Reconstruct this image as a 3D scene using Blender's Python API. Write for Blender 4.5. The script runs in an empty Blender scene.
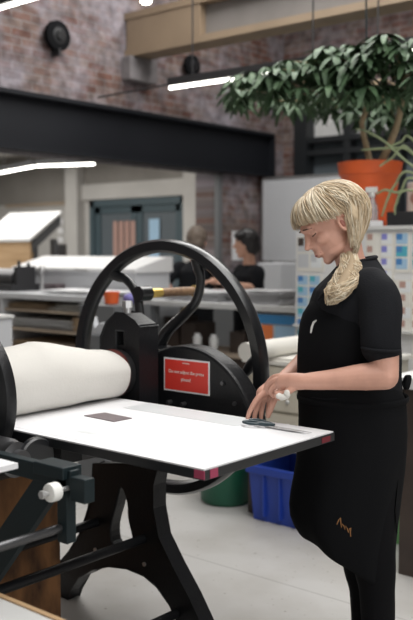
import bpy, math, random
from mathutils import Vector, Matrix, noise
PI = math.pi
S = bpy.context.scene
COL = S.collection
# ---------------------------------------------------------------- camera
CH = 1.38; YAW = math.radians(40.1); PITCH = math.atan(60/880)
cd = bpy.data.cameras.new('camera'); cam = bpy.data.objects.new('camera', cd); COL.objects.link(cam)
cam.location = (0, 0, CH); cam.rotation_euler = (PI/2 - PITCH, 0, YAW)
cd.sensor_fit = 'VERTICAL'; cd.sensor_height = 36; cd.lens = 36*880/620
cd.dof.use_dof = True; cd.dof.focus_distance = 2.6; cd.dof.aperture_fstop = 3.0
cd.clip_start = .05
S.camera = cam
# ---------------------------------------------------------------- world, lights, exposure
w = bpy.data.worlds.new('world'); S.world = w; w.use_nodes = True
w.node_tree.nodes['Background'].inputs[0].default_value = (.75, .86, 1, 1)
w.node_tree.nodes['Background'].inputs[1].default_value = .6
S.view_settings.view_transform = 'Standard'; S.view_settings.look = 'None'
S.view_settings.gamma = 1; S.view_settings.use_curve_mapping = False
S.view_settings.exposure = 0.0
def area(name, loc, size, power, col=(1, 1, 1), rot=(0, 0, 0)):
    l = bpy.data.lights.new(name, 'AREA'); l.shape = 'RECTANGLE'; l.size, l.size_y = size
    l.energy = power; l.color = col
    o = bpy.data.objects.new(name, l); COL.objects.link(o); o.location = loc; o.rotation_euler = rot
    return o
SKY = [((-1.2, 2.9), (2.4, 2.6), 118), ((.9, .5), (2.2, 4.4), 115), ((-3.4, 5.4), (3.2, 2.4), 200)]
for (x, y), s, p in SKY:
    area('skylight_light', (x, y, 4.52), s, p, (1, .985, .96))
area('window_light', (2.6, 1.2, 2.0), (3.6, 2.2), 40, (.96, .98, 1), (0, math.radians(90), 0))
area('back_room_light', (-9.0, 5.6, 2.95), (4.5, 4.5), 210, (1, .97, .92))

# ---------------------------------------------------------------- survey helper: a ray of the camera cut by a plane of the room
def ray(px, py):
    a = (px-206.5)/880; b = (310-py)/880
    Y = math.cos(PITCH)+b*math.sin(PITCH); Z = -math.sin(PITCH)+b*math.cos(PITCH)
    return Vector((a*math.cos(YAW)-Y*math.sin(YAW), a*math.sin(YAW)+Y*math.cos(YAW), Z))
def on(px, py, ax, v):
    r = ray(px, py); i = 'xyz'.index(ax); o = Vector((0, 0, CH))
    return o + r*((v-o[i])/r[i])
# ---------------------------------------------------------------- materials
def mat(name, col, rough=.6, metal=0, var=0, vs=8, bump=0, bs=60, trans=0, spec=.5, emit=0, col2=None, coat=0):
    m = bpy.data.materials.new(name); m.use_nodes = True; nt = m.node_tree; b = nt.nodes['Principled BSDF']
    b.inputs['Base Color'].default_value = (*col, 1); b.inputs['Roughness'].default_value = rough
    b.inputs['Metallic'].default_value = metal; b.inputs['Specular IOR Level'].default_value = spec
    if coat: b.inputs['Coat Weight'].default_value = coat
    if trans: b.inputs['Transmission Weight'].default_value = trans
    if emit: b.inputs['Emission Color'].default_value = (*col, 1); b.inputs['Emission Strength'].default_value = emit
    tc = nt.nodes.new('ShaderNodeTexCoord')
    if var or col2:
        n = nt.nodes.new('ShaderNodeTexNoise'); n.inputs['Scale'].default_value = vs; n.inputs['Detail'].default_value = 5
        nt.links.new(tc.outputs['Object'], n.inputs['Vector'])
        r = nt.nodes.new('ShaderNodeValToRGB')
        c2 = col2 or tuple(max(0, c*(1-var)) for c in col)
        r.color_ramp.elements[0].color = (*c2, 1); r.color_ramp.elements[1].color = (*col, 1)
        r.color_ramp.elements[0].position = .35; r.color_ramp.elements[1].position = .65
        nt.links.new(n.outputs['Fac'], r.inputs[0]); nt.links.new(r.outputs[0], b.inputs['Base Color'])
    if bump:
        n = nt.nodes.new('ShaderNodeTexNoise'); n.inputs['Scale'].default_value = bs; n.inputs['Detail'].default_value = 3
        nt.links.new(tc.outputs['Object'], n.inputs['Vector'])
        u = nt.nodes.new('ShaderNodeBump'); u.inputs['Strength'].default_value = bump; u.inputs['Distance'].default_value = .01
        nt.links.new(n.outputs['Fac'], u.inputs['Height']); nt.links.new(u.outputs[0], b.inputs['Normal'])
    return m
def brick_mat(name, axis, wash=.5):
    m = bpy.data.materials.new(name); m.use_nodes = True; nt = m.node_tree; N = nt.nodes; L = nt.links
    b = N['Principled BSDF']; b.inputs['Roughness'].default_value = .9
    g = N.new('ShaderNodeNewGeometry'); sp = N.new('ShaderNodeSeparateXYZ'); L.new(g.outputs['Position'], sp.inputs[0])
    cb = N.new('ShaderNodeCombineXYZ'); L.new(sp.outputs['Y' if axis == 'x' else 'X'], cb.inputs[0]); L.new(sp.outputs['Z'], cb.inputs[1])
    br = N.new('ShaderNodeTexBrick'); L.new(cb.outputs[0], br.inputs['Vector'])
    br.inputs['Scale'].default_value = 1; br.inputs['Brick Width'].default_value = .205; br.inputs['Row Height'].default_value = .069
    br.inputs['Mortar Size'].default_value = .007; br.inputs['Mortar Smooth'].default_value = .5
    br.inputs['Color1'].default_value = (.125, .06, .045, 1); br.inputs['Color2'].default_value = (.17, .135, .12, 1)
    br.inputs['Mortar'].default_value = (.19, .17, .165, 1); br.inputs['Bias'].default_value = -.1
    n = N.new('ShaderNodeTexNoise'); n.inputs['Scale'].default_value = 1.6; n.inputs['Detail'].default_value = 7; n.inputs['Roughness'].default_value = .7
    L.new(cb.outputs[0], n.inputs['Vector'])
    r = N.new('ShaderNodeValToRGB'); r.color_ramp.elements[0].position = .42; r.color_ramp.elements[1].position = .62
    r.color_ramp.elements[1].color = (wash,)*3+(1,)
    L.new(n.outputs['Fac'], r.inputs[0])
    mx = N.new('ShaderNodeMix'); mx.data_type = 'RGBA'; L.new(r.outputs[0], mx.inputs[0])
    L.new(br.outputs['Color'], mx.inputs[6]); mx.inputs[7].default_value = (.25, .235, .265, 1)
    n3 = N.new('ShaderNodeTexNoise'); n3.inputs['Scale'].default_value = 9; n3.inputs['Detail'].default_value = 6; L.new(cb.outputs[0], n3.inputs['Vector'])
    r3 = N.new('ShaderNodeValToRGB'); r3.color_ramp.elements[0].position = .36; r3.color_ramp.elements[0].color = (.62, .60, .60, 1); r3.color_ramp.elements[1].position = .62; r3.color_ramp.elements[1].color = (1.25, 1.24, 1.25, 1)
    L.new(n3.outputs['Fac'], r3.inputs[0]); m3 = N.new('ShaderNodeMix'); m3.data_type = 'RGBA'; m3.blend_type = 'MULTIPLY'; m3.inputs[0].default_value = 1
    L.new(mx.outputs[2], m3.inputs[6]); L.new(r3.outputs[0], m3.inputs[7]); L.new(m3.outputs[2], b.inputs['Base Color'])
    u = N.new('ShaderNodeBump'); u.inputs['Strength'].default_value = .5; u.inputs['Distance'].default_value = .01; u.invert = True
    L.new(br.outputs['Fac'], u.inputs['Height']); L.new(u.outputs[0], b.inputs['Normal'])
    return m
def concrete_floor():
    m = bpy.data.materials.new('floor concrete'); m.use_nodes = True; nt = m.node_tree; N = nt.nodes; L = nt.links
    b = N['Principled BSDF']; b.inputs['Roughness'].default_value = .45
    g = N.new('ShaderNodeNewGeometry'); sp = N.new('ShaderNodeSeparateXYZ'); L.new(g.outputs['Position'], sp.inputs[0])
    cb = N.new('ShaderNodeCombineXYZ'); L.new(sp.outputs['X'], cb.inputs[0]); L.new(sp.outputs['Y'], cb.inputs[1])
    mp = N.new('ShaderNodeMapping'); mp.inputs['Location'].default_value = (.3, -2.93, 0); L.new(cb.outputs[0], mp.inputs[0])
    br = N.new('ShaderNodeTexBrick'); L.new(mp.outputs[0], br.inputs['Vector']); br.offset = 0
    br.inputs['Scale'].default_value = 1; br.inputs['Brick Width'].default_value = 3.2; br.inputs['Row Height'].default_value = 2.4
    br.inputs['Mortar Size'].default_value = .004
    br.inputs['Color1'].default_value = (.475, .465, .45, 1); br.inputs['Color2'].default_value = (.495, .485, .47, 1); br.inputs['Mortar'].default_value = (.34, .33, .32, 1)
    n = N.new('ShaderNodeTexNoise'); n.inputs['Scale'].default_value = 2.2; n.inputs['Detail'].default_value = 8; L.new(cb.outputs[0], n.inputs['Vector'])
    r = N.new('ShaderNodeValToRGB'); r.color_ramp.elements[0].color = (.78, .76, .73, 1); r.color_ramp.elements[0].position = .3; r.color_ramp.elements[1].color = (1, 1, 1, 1); r.color_ramp.elements[1].position = .6
    L.new(n.outputs['Fac'], r.inputs[0])
    n2 = N.new('ShaderNodeTexNoise'); n2.inputs['Scale'].default_value = 38; n2.inputs['Detail'].default_value = 2; L.new(cb.outputs[0], n2.inputs['Vector'])
    r2 = N.new('ShaderNodeValToRGB'); r2.color_ramp.elements[0].position = .27; r2.color_ramp.elements[0].color = (.6, .57, .53, 1); r2.color_ramp.elements[1].position = .31; r2.color_ramp.elements[1].color = (1, 1, 1, 1)
    L.new(n2.outputs['Fac'], r2.inputs[0])
    a = N.new('ShaderNodeMix'); a.data_type = 'RGBA'; a.blend_type = 'MULTIPLY'; a.inputs[0].default_value = 1; L.new(br.outputs['Color'], a.inputs[6]); L.new(r.outputs[0], a.inputs[7])
    c = N.new('ShaderNodeMix'); c.data_type = 'RGBA'; c.blend_type = 'MULTIPLY'; c.inputs[0].default_value = 1; L.new(a.outputs[2], c.inputs[6]); L.new(r2.outputs[0], c.inputs[7])
    L.new(c.outputs[2], b.inputs['Base Color'])
    return m
def wood_mat(name, c1, c2, rough=.6, sc=(1, 14, 14)):
    m = bpy.data.materials.new(name); m.use_nodes = True; nt = m.node_tree; N = nt.nodes; L = nt.links
    b = N['Principled BSDF']; b.inputs['Roughness'].default_value = rough
    tc = N.new('ShaderNodeTexCoord'); mp = N.new('ShaderNodeMapping'); mp.inputs['Scale'].default_value = sc; L.new(tc.outputs['Object'], mp.inputs[0])
    n = N.new('ShaderNodeTexNoise'); n.inputs['Scale'].default_value = 3; n.inputs['Detail'].default_value = 6; L.new(mp.outputs[0], n.inputs['Vector'])
    r = N.new('ShaderNodeValToRGB'); r.color_ramp.elements[0].color = (*c1, 1); r.color_ramp.elements[1].color = (*c2, 1); r.color_ramp.elements[0].position = .35; r.color_ramp.elements[1].position = .65
    L.new(n.outputs['Fac'], r.inputs[0]); L.new(r.outputs[0], b.inputs['Base Color'])
    return m
M = {
 'brickx': brick_mat('whitewashed brick', 'x', .85), 'bricky': brick_mat('bare brick', 'y', .4), 'floor': concrete_floor(),
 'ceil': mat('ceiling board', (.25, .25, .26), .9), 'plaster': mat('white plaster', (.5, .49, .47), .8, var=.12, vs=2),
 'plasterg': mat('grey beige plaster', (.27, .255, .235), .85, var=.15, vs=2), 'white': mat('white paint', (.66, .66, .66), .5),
 'offw': mat('off white laminate', (.6, .6, .59), .5, var=.06), 'black': mat('black enamel', (.012, .013, .015), .32, coat=.2),
 'iron': mat('black cast iron', (.007, .0075, .009), .4, bump=.12, bs=90, spec=.35), 'steelb': mat('black steel beam paint', (.007, .008, .011), .6, spec=.25),
 'gsteel': mat('dark green grey steel', (.008, .016, .019), .5, spec=.25), 'steel': mat('bright steel', (.6, .6, .6), .38, .9),
 'dsteel': mat('dark steel', (.12, .12, .125), .38, .9), 'brass': mat('yellow brass', (.6, .42, .12), .35, .8), 'brown': wood_mat('turned brown wood', (.16, .09, .05), (.25, .15, .08)),
 'felt': mat('cream felt blanket', (.66, .64, .60), .95, var=.04, vs=5, bump=.08, bs=120), 'paper': mat('white paper', (.77, .77, .785), .7),
 'paper2': mat('warm white paper', (.68, .66, .61), .75), 'film': mat('grey film sheet', (.70, .72, .73), .35), 'plate': mat('mauve grey printing plate', (.17, .13, .14), .4, var=.2, vs=60),
 'red': mat('red sign plastic', (.72, .045, .03), .4), 'pink': mat('pink tape', (.32, .04, .09), .6), 'nylon': mat('white nylon', (.8, .8, .77), .45),
 'ply': wood_mat('pale plywood', (.42, .27, .14), (.52, .35, .2)), 'crate': wood_mat('rough brown wood', (.05, .022, .010), (.26, .12, .045), .85, (4, 4, 1.6)),
 'shelf': wood_mat('brown shelf board', (.32, .25, .19), (.42, .34, .26)), 'card': mat('brown cardboard', (.45, .33, .21), .85, var=.1),
 'dbrown': mat('dark brown drawer wood', (.055, .038, .03), .6, var=.3, vs=6), 'greym': mat('grey metal cabinet', (.13, .135, .14), .5), 'lgrey': mat('light grey laminate', (.52, .53, .55), .5),
 'blue': mat('blue plastic', (.015, .05, .33), .45), 'green': mat('dark green plastic', (.01, .10, .055), .45), 'lgreen': mat('light green plastic', (.17, .42, .16), .5),
 'terra': mat('orange terracotta plastic', (.78, .13, .03), .5, var=.1, vs=9), 'soil': mat('potting soil', (.05, .03, .02), .95, bump=.8, bs=60), 'stone': mat('pale pebbles', (.5, .38, .28), .8),
 'leaf': mat('umbrella plant leaf', (.065, .115, .055), .6, spec=.25, col2=(.032, .062, .030), vs=14), 'bark': mat('tan bark', (.40, .31, .19), .8, var=.3, vs=30), 'aloe': mat('pale green stem', (.30, .36, .2), .5, var=.25, vs=25),
 'skin': mat('fair skin', (.66, .36, .27), .5, var=.10, vs=25, bump=.05, bs=180), 'skin2': mat('tan skin', (.60, .34, .24), .5), 'lip': mat('lips', (.42, .14, .12), .45), 'lash': mat('lashes and brows', (.10, .055, .035), .8), 'eyew': mat('eye white', (.6, .55, .5), .3),
 'hair': mat('blonde hair', (.62, .49, .33), .6, col2=(.40, .30, .19), vs=26), 'hair2': mat('light blonde strand', (.74, .66, .52), .55, col2=(.54, .45, .32), vs=30),
 'hairb': mat('black hair', (.012, .010, .010), .45), 'hairg': mat('grey brown hair', (.17, .13, .10), .6, var=.4, vs=30),
 'shirt': mat('black cotton shirt', (.0085, .0092, .0115), .9, bump=.15, bs=200, spec=.2), 'apron': mat('black apron canvas', (.0042, .0045, .0055), .9, bump=.1, bs=250, spec=.15), 'legging': mat('black leggings', (.004, .004, .005), .9, spec=.15),
 'gold': mat('orange embroidery thread', (.32, .15, .05), .7), 'clear': mat('clear plastic', (.85, .88, .9), .15, trans=.7), 'glass': mat('dark window glass', (.10, .12, .135), .4, spec=.5),
 'wframe': mat('black window frame', (.012, .014, .016), .5), 'dframe': mat('blue grey door paint', (.055, .085, .10), .5), 'tan': mat('tan painted steel', (.27, .20, .135), .6, var=.15, vs=3), 'greyweb': mat('grey steel web', (.20, .185, .175), .6, var=.15, vs=3),
 'pad': mat('grey concrete', (.20, .185, .19), .9, var=.35, vs=8), 'tube': mat('lit lamp tube', (1, .97, .9), .5, emit=9), 'lens': mat('lit spot lens', (1, .9, .75), .5, emit=14),
 'teal': mat('blue grey scissor handle', (.025, .045, .055), .4), 'sb': mat('swatch blue', (.06, .20, .45), .6), 'sb2': mat('swatch pale blue', (.33, .50, .66), .6), 'sv': mat('swatch violet', (.22, .22, .55), .6),
 'st': mat('swatch teal', (.08, .38, .48), .6), 'sr': mat('swatch rose brown', (.42, .26, .22), .6), 'orange': mat('orange card', (.75, .20, .06), .6), 'gcard': mat('green card', (.08, .45, .08), .6), 'bcard': mat('blue card', (.04, .20, .42), .6),
 'dark': mat('near black plastic', (.02, .02, .022), .5), 'purple': mat('purple cloth', (.22, .2, .5), .7),
}
# ---------------------------------------------------------------- mesh helpers
class MB:
    def __init__(s): s.v = []; s.f = []; s.mi = []; s.m = 0
    def add(s, vs, fs):
        o = len(s.v); s.v += [tuple(p) for p in vs]; s.f += [tuple(i+o for i in f) for f in fs]; s.mi += [s.m]*len(fs); return s
    def box(s, x0, x1, y0, y1, z0, z1):
        return s.add([(x0,y0,z0),(x1,y0,z0),(x1,y1,z0),(x0,y1,z0),(x0,y0,z1),(x1,y0,z1),(x1,y1,z1),(x0,y1,z1)],
                     [(0,3,2,1),(4,5,6,7),(0,1,5,4),(1,2,6,5),(2,3,7,6),(3,0,4,7)])
    def prism(s, poly, ax, a0, a1):        # poly of 2-D points in the other two axes
        def P(q, a): return {'x': (a, q[0], q[1]), 'y': (q[0], a, q[1]), 'z': (q[0], q[1], a)}[ax]
        n = len(poly)
        return s.add([P(q, a0) for q in poly]+[P(q, a1) for q in poly], [tuple(range(n))[::-1], tuple(range(n, 2*n))]+[(i, (i+1) % n, n+(i+1) % n, n+i) for i in range(n)])
    def tube(s, pts, r, n=10, cap=True, flat=1, ref=None):
        pts = [Vector(p) for p in pts]; rs = r if hasattr(r, '__len__') else [r]*len(pts)
        vs = []; up = Vector(ref) if ref else None
        for i, p in enumerate(pts):
            t = (pts[min(i+1, len(pts)-1)]-pts[max(i-1, 0)])
            t = t.normalized() if t.length > 1e-9 else Vector((0, 0, 1))
            if up is None: up = Vector((0, 0, 1)) if abs(t.z) < .9 else Vector((1, 0, 0))
            a = t.cross(up)
            if a.length < 1e-6: a = t.cross(Vector((.3, .9, .1)))
            a.normalize(); b = a.cross(t).normalized()
            if not ref: up = b
            for k in range(n):
                q = 2*PI*k/n; vs.append(p+a*math.cos(q)*rs[i]+b*math.sin(q)*rs[i]*flat)
        fs = [(i*n+k, i*n+(k+1) % n, (i+1)*n+(k+1) % n, (i+1)*n+k) for i in range(len(pts)-1) for k in range(n)]
        if cap: fs += [tuple(range(n))[::-1], tuple(range((len(pts)-1)*n, len(pts)*n))]
        return s.add(vs, fs)
    def cyl(s, a, b, r, n=24): return s.tube([a, b], r, n)
    def lathe(s, c, prof, n=32, ax='z'):
        vs = []
        for r, h in prof:
            for k in range(n):
                q = 2*PI*k/n; u, v = r*math.cos(q), r*math.sin(q)
                p = {'z': (u, v, h), 'y': (u, h, v), 'x': (h, u, v)}[ax]
                vs.append((c[0]+p[0], c[1]+p[1], c[2]+p[2]))
        m = len(prof)
        fs = [(i*n+k, i*n+(k+1) % n, (i+1)*n+(k+1) % n, (i+1)*n+k) for i in range(m-1) for k in range(n)]
        fs += [tuple(range(n))[::-1], tuple(range((m-1)*n, m*n))]
        return s.add(vs, fs)
    def ell(s, c, r, n=14, R=None):
        c = Vector(c); vs = []; fs = []
        for i in range(1, n):
            th = PI*i/n
            for k in range(2*n):
                q = PI*k/n; d = Vector((math.sin(th)*math.cos(q)*r[0], math.sin(th)*math.sin(q)*r[1], math.cos(th)*r[2]))
                vs.append(c+(R @ d if R else d))
        t = Vector((0, 0, r[2])); vs += [c+(R @ t if R else t), c-(R @ t if R else t)]
        m = 2*n; T = len(vs)-2
        for i in range(n-2):
            for k in range(m): fs.append((i*m+k, (i+1)*m+k, (i+1)*m+(k+1) % m, i*m+(k+1) % m))
        for k in range(m): fs += [(T, k, (k+1) % m), (T+1, (n-2)*m+(k+1) % m, (n-2)*m+k)]
        return s.add(vs, fs)
    def limb(s, pts, rs, n=16, flat=1, ref=None):      # smooth tapering limb with round ends
        P = [Vector(p) for p in pts]; q = []; R = []
        for i in range(len(P)-1):
            p0, p1, p2, p3 = P[max(i-1, 0)], P[i], P[i+1], P[min(i+2, len(P)-1)]
            for k in range(6):
                t = k/6; q.append(.5*((2*p1)+(p2-p0)*t+(2*p0-5*p1+4*p2-p3)*t*t+(3*p1-p0-3*p2+p3)*t**3)); R.append(rs[i]+(rs[i+1]-rs[i])*t)
        q.append(P[-1]); R.append(rs[-1])
        s.tube(q, R, n, True, flat, ref)
        if flat == 1: s.ell(P[0], (rs[0],)*3, 8); s.ell(P[-1], (rs[-1],)*3, 8)
        return s
    def mesh(s, name, mats, smooth=False):
        me = bpy.data.meshes.new(name); me.from_pydata(s.v, [], s.f)
        for m in (mats if isinstance(mats, (list, tuple)) else [mats]): me.materials.append(M[m] if isinstance(m, str) else m)
        for i, p in enumerate(me.polygons): p.material_index = s.mi[i]; p.use_smooth = bool(smooth)
        me.update()
        return me
    def build(s, name, mats, parent=None, smooth=False, bevel=0):
        o = bpy.data.objects.new(name, s.mesh(name, mats, smooth)); COL.objects.link(o)
        if smooth and smooth != 'full':
            try: o.data.set_sharp_from_angle(angle=math.radians(40))
            except Exception: pass
        if parent:
            o.parent = parent
            if parent.get('_inv'): pass
        if bevel:
            b = o.modifiers.new('bevel', 'BEVEL'); b.width = bevel; b.segments = 2; b.limit_method = 'ANGLE'
        return o
def tag(o, label, cat, group=None, kind=None):
    o['label'] = label; o['category'] = cat
    if group: o['group'] = group
    if kind: o['kind'] = kind
    return o
def thing(name, label, cat, loc=(0, 0, 0), rz=0, group=None):
    o = bpy.data.objects.new(name, None); COL.objects.link(o); o.location = loc; o.rotation_euler = (0, 0, rz); o.empty_display_size = .1
    return tag(o, label, cat, group)
def shift(mb, loc, rz=0):                   # world coordinates -> coordinates local to an Empty at loc
    R = Matrix.Rotation(-rz, 3, 'Z'); L = Vector(loc)
    mb.v = [tuple(R @ (Vector(p)-L)) for p in mb.v]; return mb
def part(name, mb, mats, parent, **k):      # mb is written in world coordinates
    shift(mb, parent['_loc'], parent['_rz']) if '_loc' in parent else None
    return mb.build(name, mats, parent, **k)
def wthing(name, label, cat, loc, rz=0, group=None):
    o = thing(name, label, cat, loc, rz, group); o['_loc'] = loc; o['_rz'] = rz; return o
def sub(name, mb, mats, prt, root, **k):
    shift(mb, root['_loc'], root['_rz']); return mb.build(name, mats, prt, **k)
def single(name, mb, mats, label, cat, loc, rz=0, group=None, kind=None, **k):
    shift(mb, loc, rz); o = mb.build(name, mats, **k); o.location = loc; o.rotation_euler = (0, 0, rz)
    return tag(o, label, cat, group, kind)
def struct(name, mb, mats, **k):
    o = mb.build(name, mats, **k); o['kind'] = 'structure'; return o
def remesh(mb, name, mats, parent, vox, smooth=4, disp=None):
    o = mb.build(name, mats, parent, smooth='full')
    r = o.modifiers.new('r', 'REMESH'); r.mode = 'VOXEL'; r.voxel_size = vox; r.use_smooth_shade = True
    if smooth: q = o.modifiers.new('s', 'SMOOTH'); q.factor = .5; q.iterations = smooth
    dg = bpy.context.evaluated_depsgraph_get(); dg.update()
    me = bpy.data.meshes.new_from_object(o.evaluated_get(dg), depsgraph=dg)
    o.modifiers.clear(); o.data = me
    if disp:
        me.update()
        nn = [v.normal.copy() for v in me.vertices]
        for v, n in zip(me.vertices, nn): v.co += n*disp(v.co)
    for p in me.polygons: p.use_smooth = True
    return o
def text(s, name, size, matname, parent, M4, ext=.0004):
    c = bpy.data.curves.new(name, 'FONT'); c.body = s; c.size = size; c.align_x = 'CENTER'; c.align_y = 'CENTER'; c.extrude = ext
    t = bpy.data.objects.new(name, c); COL.objects.link(t)
    dg = bpy.context.evaluated_depsgraph_get(); dg.update()
    me = bpy.data.meshes.new_from_object(t.evaluated_get(dg)); bpy.data.objects.remove(t); bpy.data.curves.remove(c)
    me.materials.clear(); me.materials.append(M[matname]); me.transform(M4)
    o = bpy.data.objects.new(name, me); COL.objects.link(o); o.parent = parent; return o

# ================================================================ THE ROOM
struct('floor', MB().box(-14, 3.2, -2.5, 9.6, -.1, 0), 'floor')
WX = -5.85
b = MB(); b.box(WX-.35, WX, 2.0, 8.3, 2.64, 4.6); b.box(WX-.35, WX, 7.18, 9.1, 0, 2.19); b.box(WX-.35, WX, 7.98, 9.1, 2.19, 2.64); b.box(WX-.35, WX, 8.3, 9.1, 2.64, 4.6)
b.box(WX-.35, WX, -2.5, 2.0, 0, 4.6); b.box(WX-.35, WX-.1, 7.18, 7.98, 2.19, 2.64)
struct('wall_left', b, 'brickx')
b = MB(); b.box(WX, -5.66, 8.3, 8.65, 0, 4.6); b.box(-5.66, 3.2, 8.3, 8.65, 3.06, 4.6); b.box(-5.66, 3.2, 8.3, 8.65, 0, 1.0); b.box(-.5, 3.2, 8.3, 8.65, 1.0, 3.06)
struct('wall_far', b, 'bricky')
struct('wall_right', MB().box(3.0, 3.2, -2.5, 8.3, 0, 4.6), 'plaster')
struct('wall_near', MB().box(WX, 3.0, -2.6, -2.5, 0, 4.6), 'plaster')
struct('ceiling', MB().box(-6.2, 3.2, -2.6, 8.65, 4.6, 4.75), 'ceil')
for i, ((x, y), s, p) in enumerate(SKY):
    struct('window_%d' % (i+2), MB().box(x-s[0]/2-.06, x+s[0]/2+.06, y-s[1]/2-.06, y+s[1]/2+.06, 4.56, 4.6), 'white')
# window on the far wall
b = MB()
for x in (-5.66, -5.05, -4.45, -3.85, -3.1, -2.3, -1.5): b.box(x, x+.09, 8.28, 8.4, 1.0, 3.06)
b.box(-5.66, -5.50, 8.24, 8.40, 1.0, 3.06)
for z in (1.0, 2.42, 2.56, 3.0): b.box(-5.66, -.5, 8.27, 8.41, z, z+.06)
wo = struct('window_1', b, 'wframe')
g = MB().box(-5.66, -.5, 8.42, 8.44, 1.0, 3.06).build('pane', M['glass'], wo)
b = MB().box(-5.5, -.5, 8.412, 8.418, 2.62, 3.0).build('blind', M['offw'], wo)
# steel lintel over the opening
b = MB(); b.box(WX-.05, WX+.04, 2.0, 7.98, 2.21, 2.63); b.box(WX-.15, WX+.12, 2.0, 7.98, 2.62, 2.655); b.box(WX-.15, WX+.12, 2.0, 7.98, 2.185, 2.215); b.box(WX+.04, WX+.12, 7.96, 7.98, 2.2, 2.63)
struct('trim_1', b, 'steelb')
struct('trim_2', MB().box(WX-.02, WX+.02, 2.0, 7.2, 2.155, 2.185), 'pad')
struct('trim_3', MB().box(WX-.04, WX+.02, 7.12, 7.18, 0, 2.19), 'greym')
# back room
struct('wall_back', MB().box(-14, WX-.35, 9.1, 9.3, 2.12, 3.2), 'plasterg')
b = MB(); b.box(-14, -9.94, 9.1, 9.3, 0, 2.12); b.box(-8.0, WX-.35, 9.1, 9.3, 0, 2.12)
b.box(-10.35, -10.08, 8.94, 9.1, 0, 3.2); b.box(-7.98, -7.6, 8.98, 9.1, 0, 3.2); b.box(-10.1, -7.9, 9.04, 9.1, 2.13, 2.36)
struct('wall_back_lower', b, 'plaster')
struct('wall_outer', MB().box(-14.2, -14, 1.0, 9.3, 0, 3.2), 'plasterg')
struct('wall_side', MB().box(-14, WX-.35, 1.0, 1.2, 0, 3.2), 'plaster')
struct('baseboard_back', MB().box(-12.0, -10.5, 9.07, 9.1, 2.08, 2.13), 'shelf')
struct('ceiling_back', MB().box(-14, WX-.35, 1.2, 9.1, 3.12, 3.2), 'ceil')
b = MB()
for z in (2.78, ): b.box(-12.8, -7.0, 8.2, 8.4, z, z+.2)
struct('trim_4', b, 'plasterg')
# double door
b = MB(); b.box(-9.94, -9.84, 9.06, 9.16, 0, 2.12); b.box(-8.1, -8.0, 9.06, 9.16, 0, 2.12); b.box(-9.94, -8.0, 9.06, 9.16, 2.02, 2.12)
struct('door_1', b, 'dframe')
for i, x0 in enumerate((-9.84, -8.965)):
    b = MB(); x1 = x0+.865; b.box(x0, x0+.11, 9.09, 9.14, 0, 2.02); b.box(x1-.11, x1, 9.09, 9.14, 0, 2.02); b.box(x0, x1, 9.09, 9.14, 1.92, 2.02); b.box(x0, x1, 9.09, 9.14, 0, .25)
    d = struct('door_%d' % (i+2), b, 'dframe')
    MB().box(x0+.11, x1-.11, 9.11, 9.12, .25, 1.92).build('pane', M['glass'], d)
    hx = x1-.10 if i == 0 else x0+.08
    MB().box(hx, hx+.03, 9.05, 9.09, 1.0, 1.25).build('door_handle', M['steel'], d)
# soft things seen through the door panes
single('hanging_cloth', MB().box(-8.72, -8.52, 9.085, 9.088, 1.1, 1.82), 'sb2', 'pale blue cloth hanging in the right pane of the double door', 'cloth', (-8.6, 9.085, 1.1))
b = MB()
for k in range(4): b.box(-9.45+k*.12, -9.36+k*.12, 9.085, 9.088, 1.2, 1.8)
single('window_grid', b, 'sr', 'reddish glazing grid in the left pane of the double door', 'grid', (-9.4, 9.085, 1.2))
# I-beam to the right with its concrete pad
r = wthing('ceiling_beam', 'tan painted steel I-beam running off the brick wall above the plant', 'beam', (WX, 5.9, 3.15))
part('flange', MB().box(WX, 2.9, 5.78, 6.02, 3.14, 3.20), 'tan', r); part('flange', MB().box(WX, 2.9, 5.78, 6.02, 3.47, 3.53), 'tan', r)
part('web', MB().box(WX, 2.9, 5.87, 5.93, 3.20, 3.47), 'greyweb', r)
part('end_plate', MB().box(WX+.02, WX+.9, 5.79, 5.87, 3.20, 3.47), 'tan', r)
single('beam_pad', MB().box(WX, WX+.12, 5.74, 6.1, 2.92, 3.14), 'pad', 'grey concrete block on the brick wall carrying the tan beam', 'block', (WX, 5.9, 2.9), bevel=.015)
struct('trim_5', MB().box(-5.9, 3, 7.2, 7.5, 4.15, 4.6), 'greyweb')
# round wall speakers
for (y, z, R, lab) in ((4.93, 3.165, .125, 'larger round black speaker high on the brick wall at left'), (6.64, 3.19, .105, 'smaller round black speaker on the brick wall below the tan beam')):
    r = wthing('wall_speaker', lab, 'speaker', (WX, y, z), group='round wall speakers')
    part('body', MB().lathe((WX, y, z), [(R*.5, 0), (R*.6, .03), (R, .05), (R, .09), (R*.8, .10)], 28, 'x'), 'apron', r, smooth=True)
    part('cone', MB().lathe((WX, y, z), [(R*.75, .098), (R*.35, .102), (R*.3, .12)], 24, 'x'), 'black', r, smooth=True)
    part('bracket', MB().box(WX, WX+.1, y-.01, y+.01, z-R-.04, z-R+.02), 'dark', r)
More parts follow.
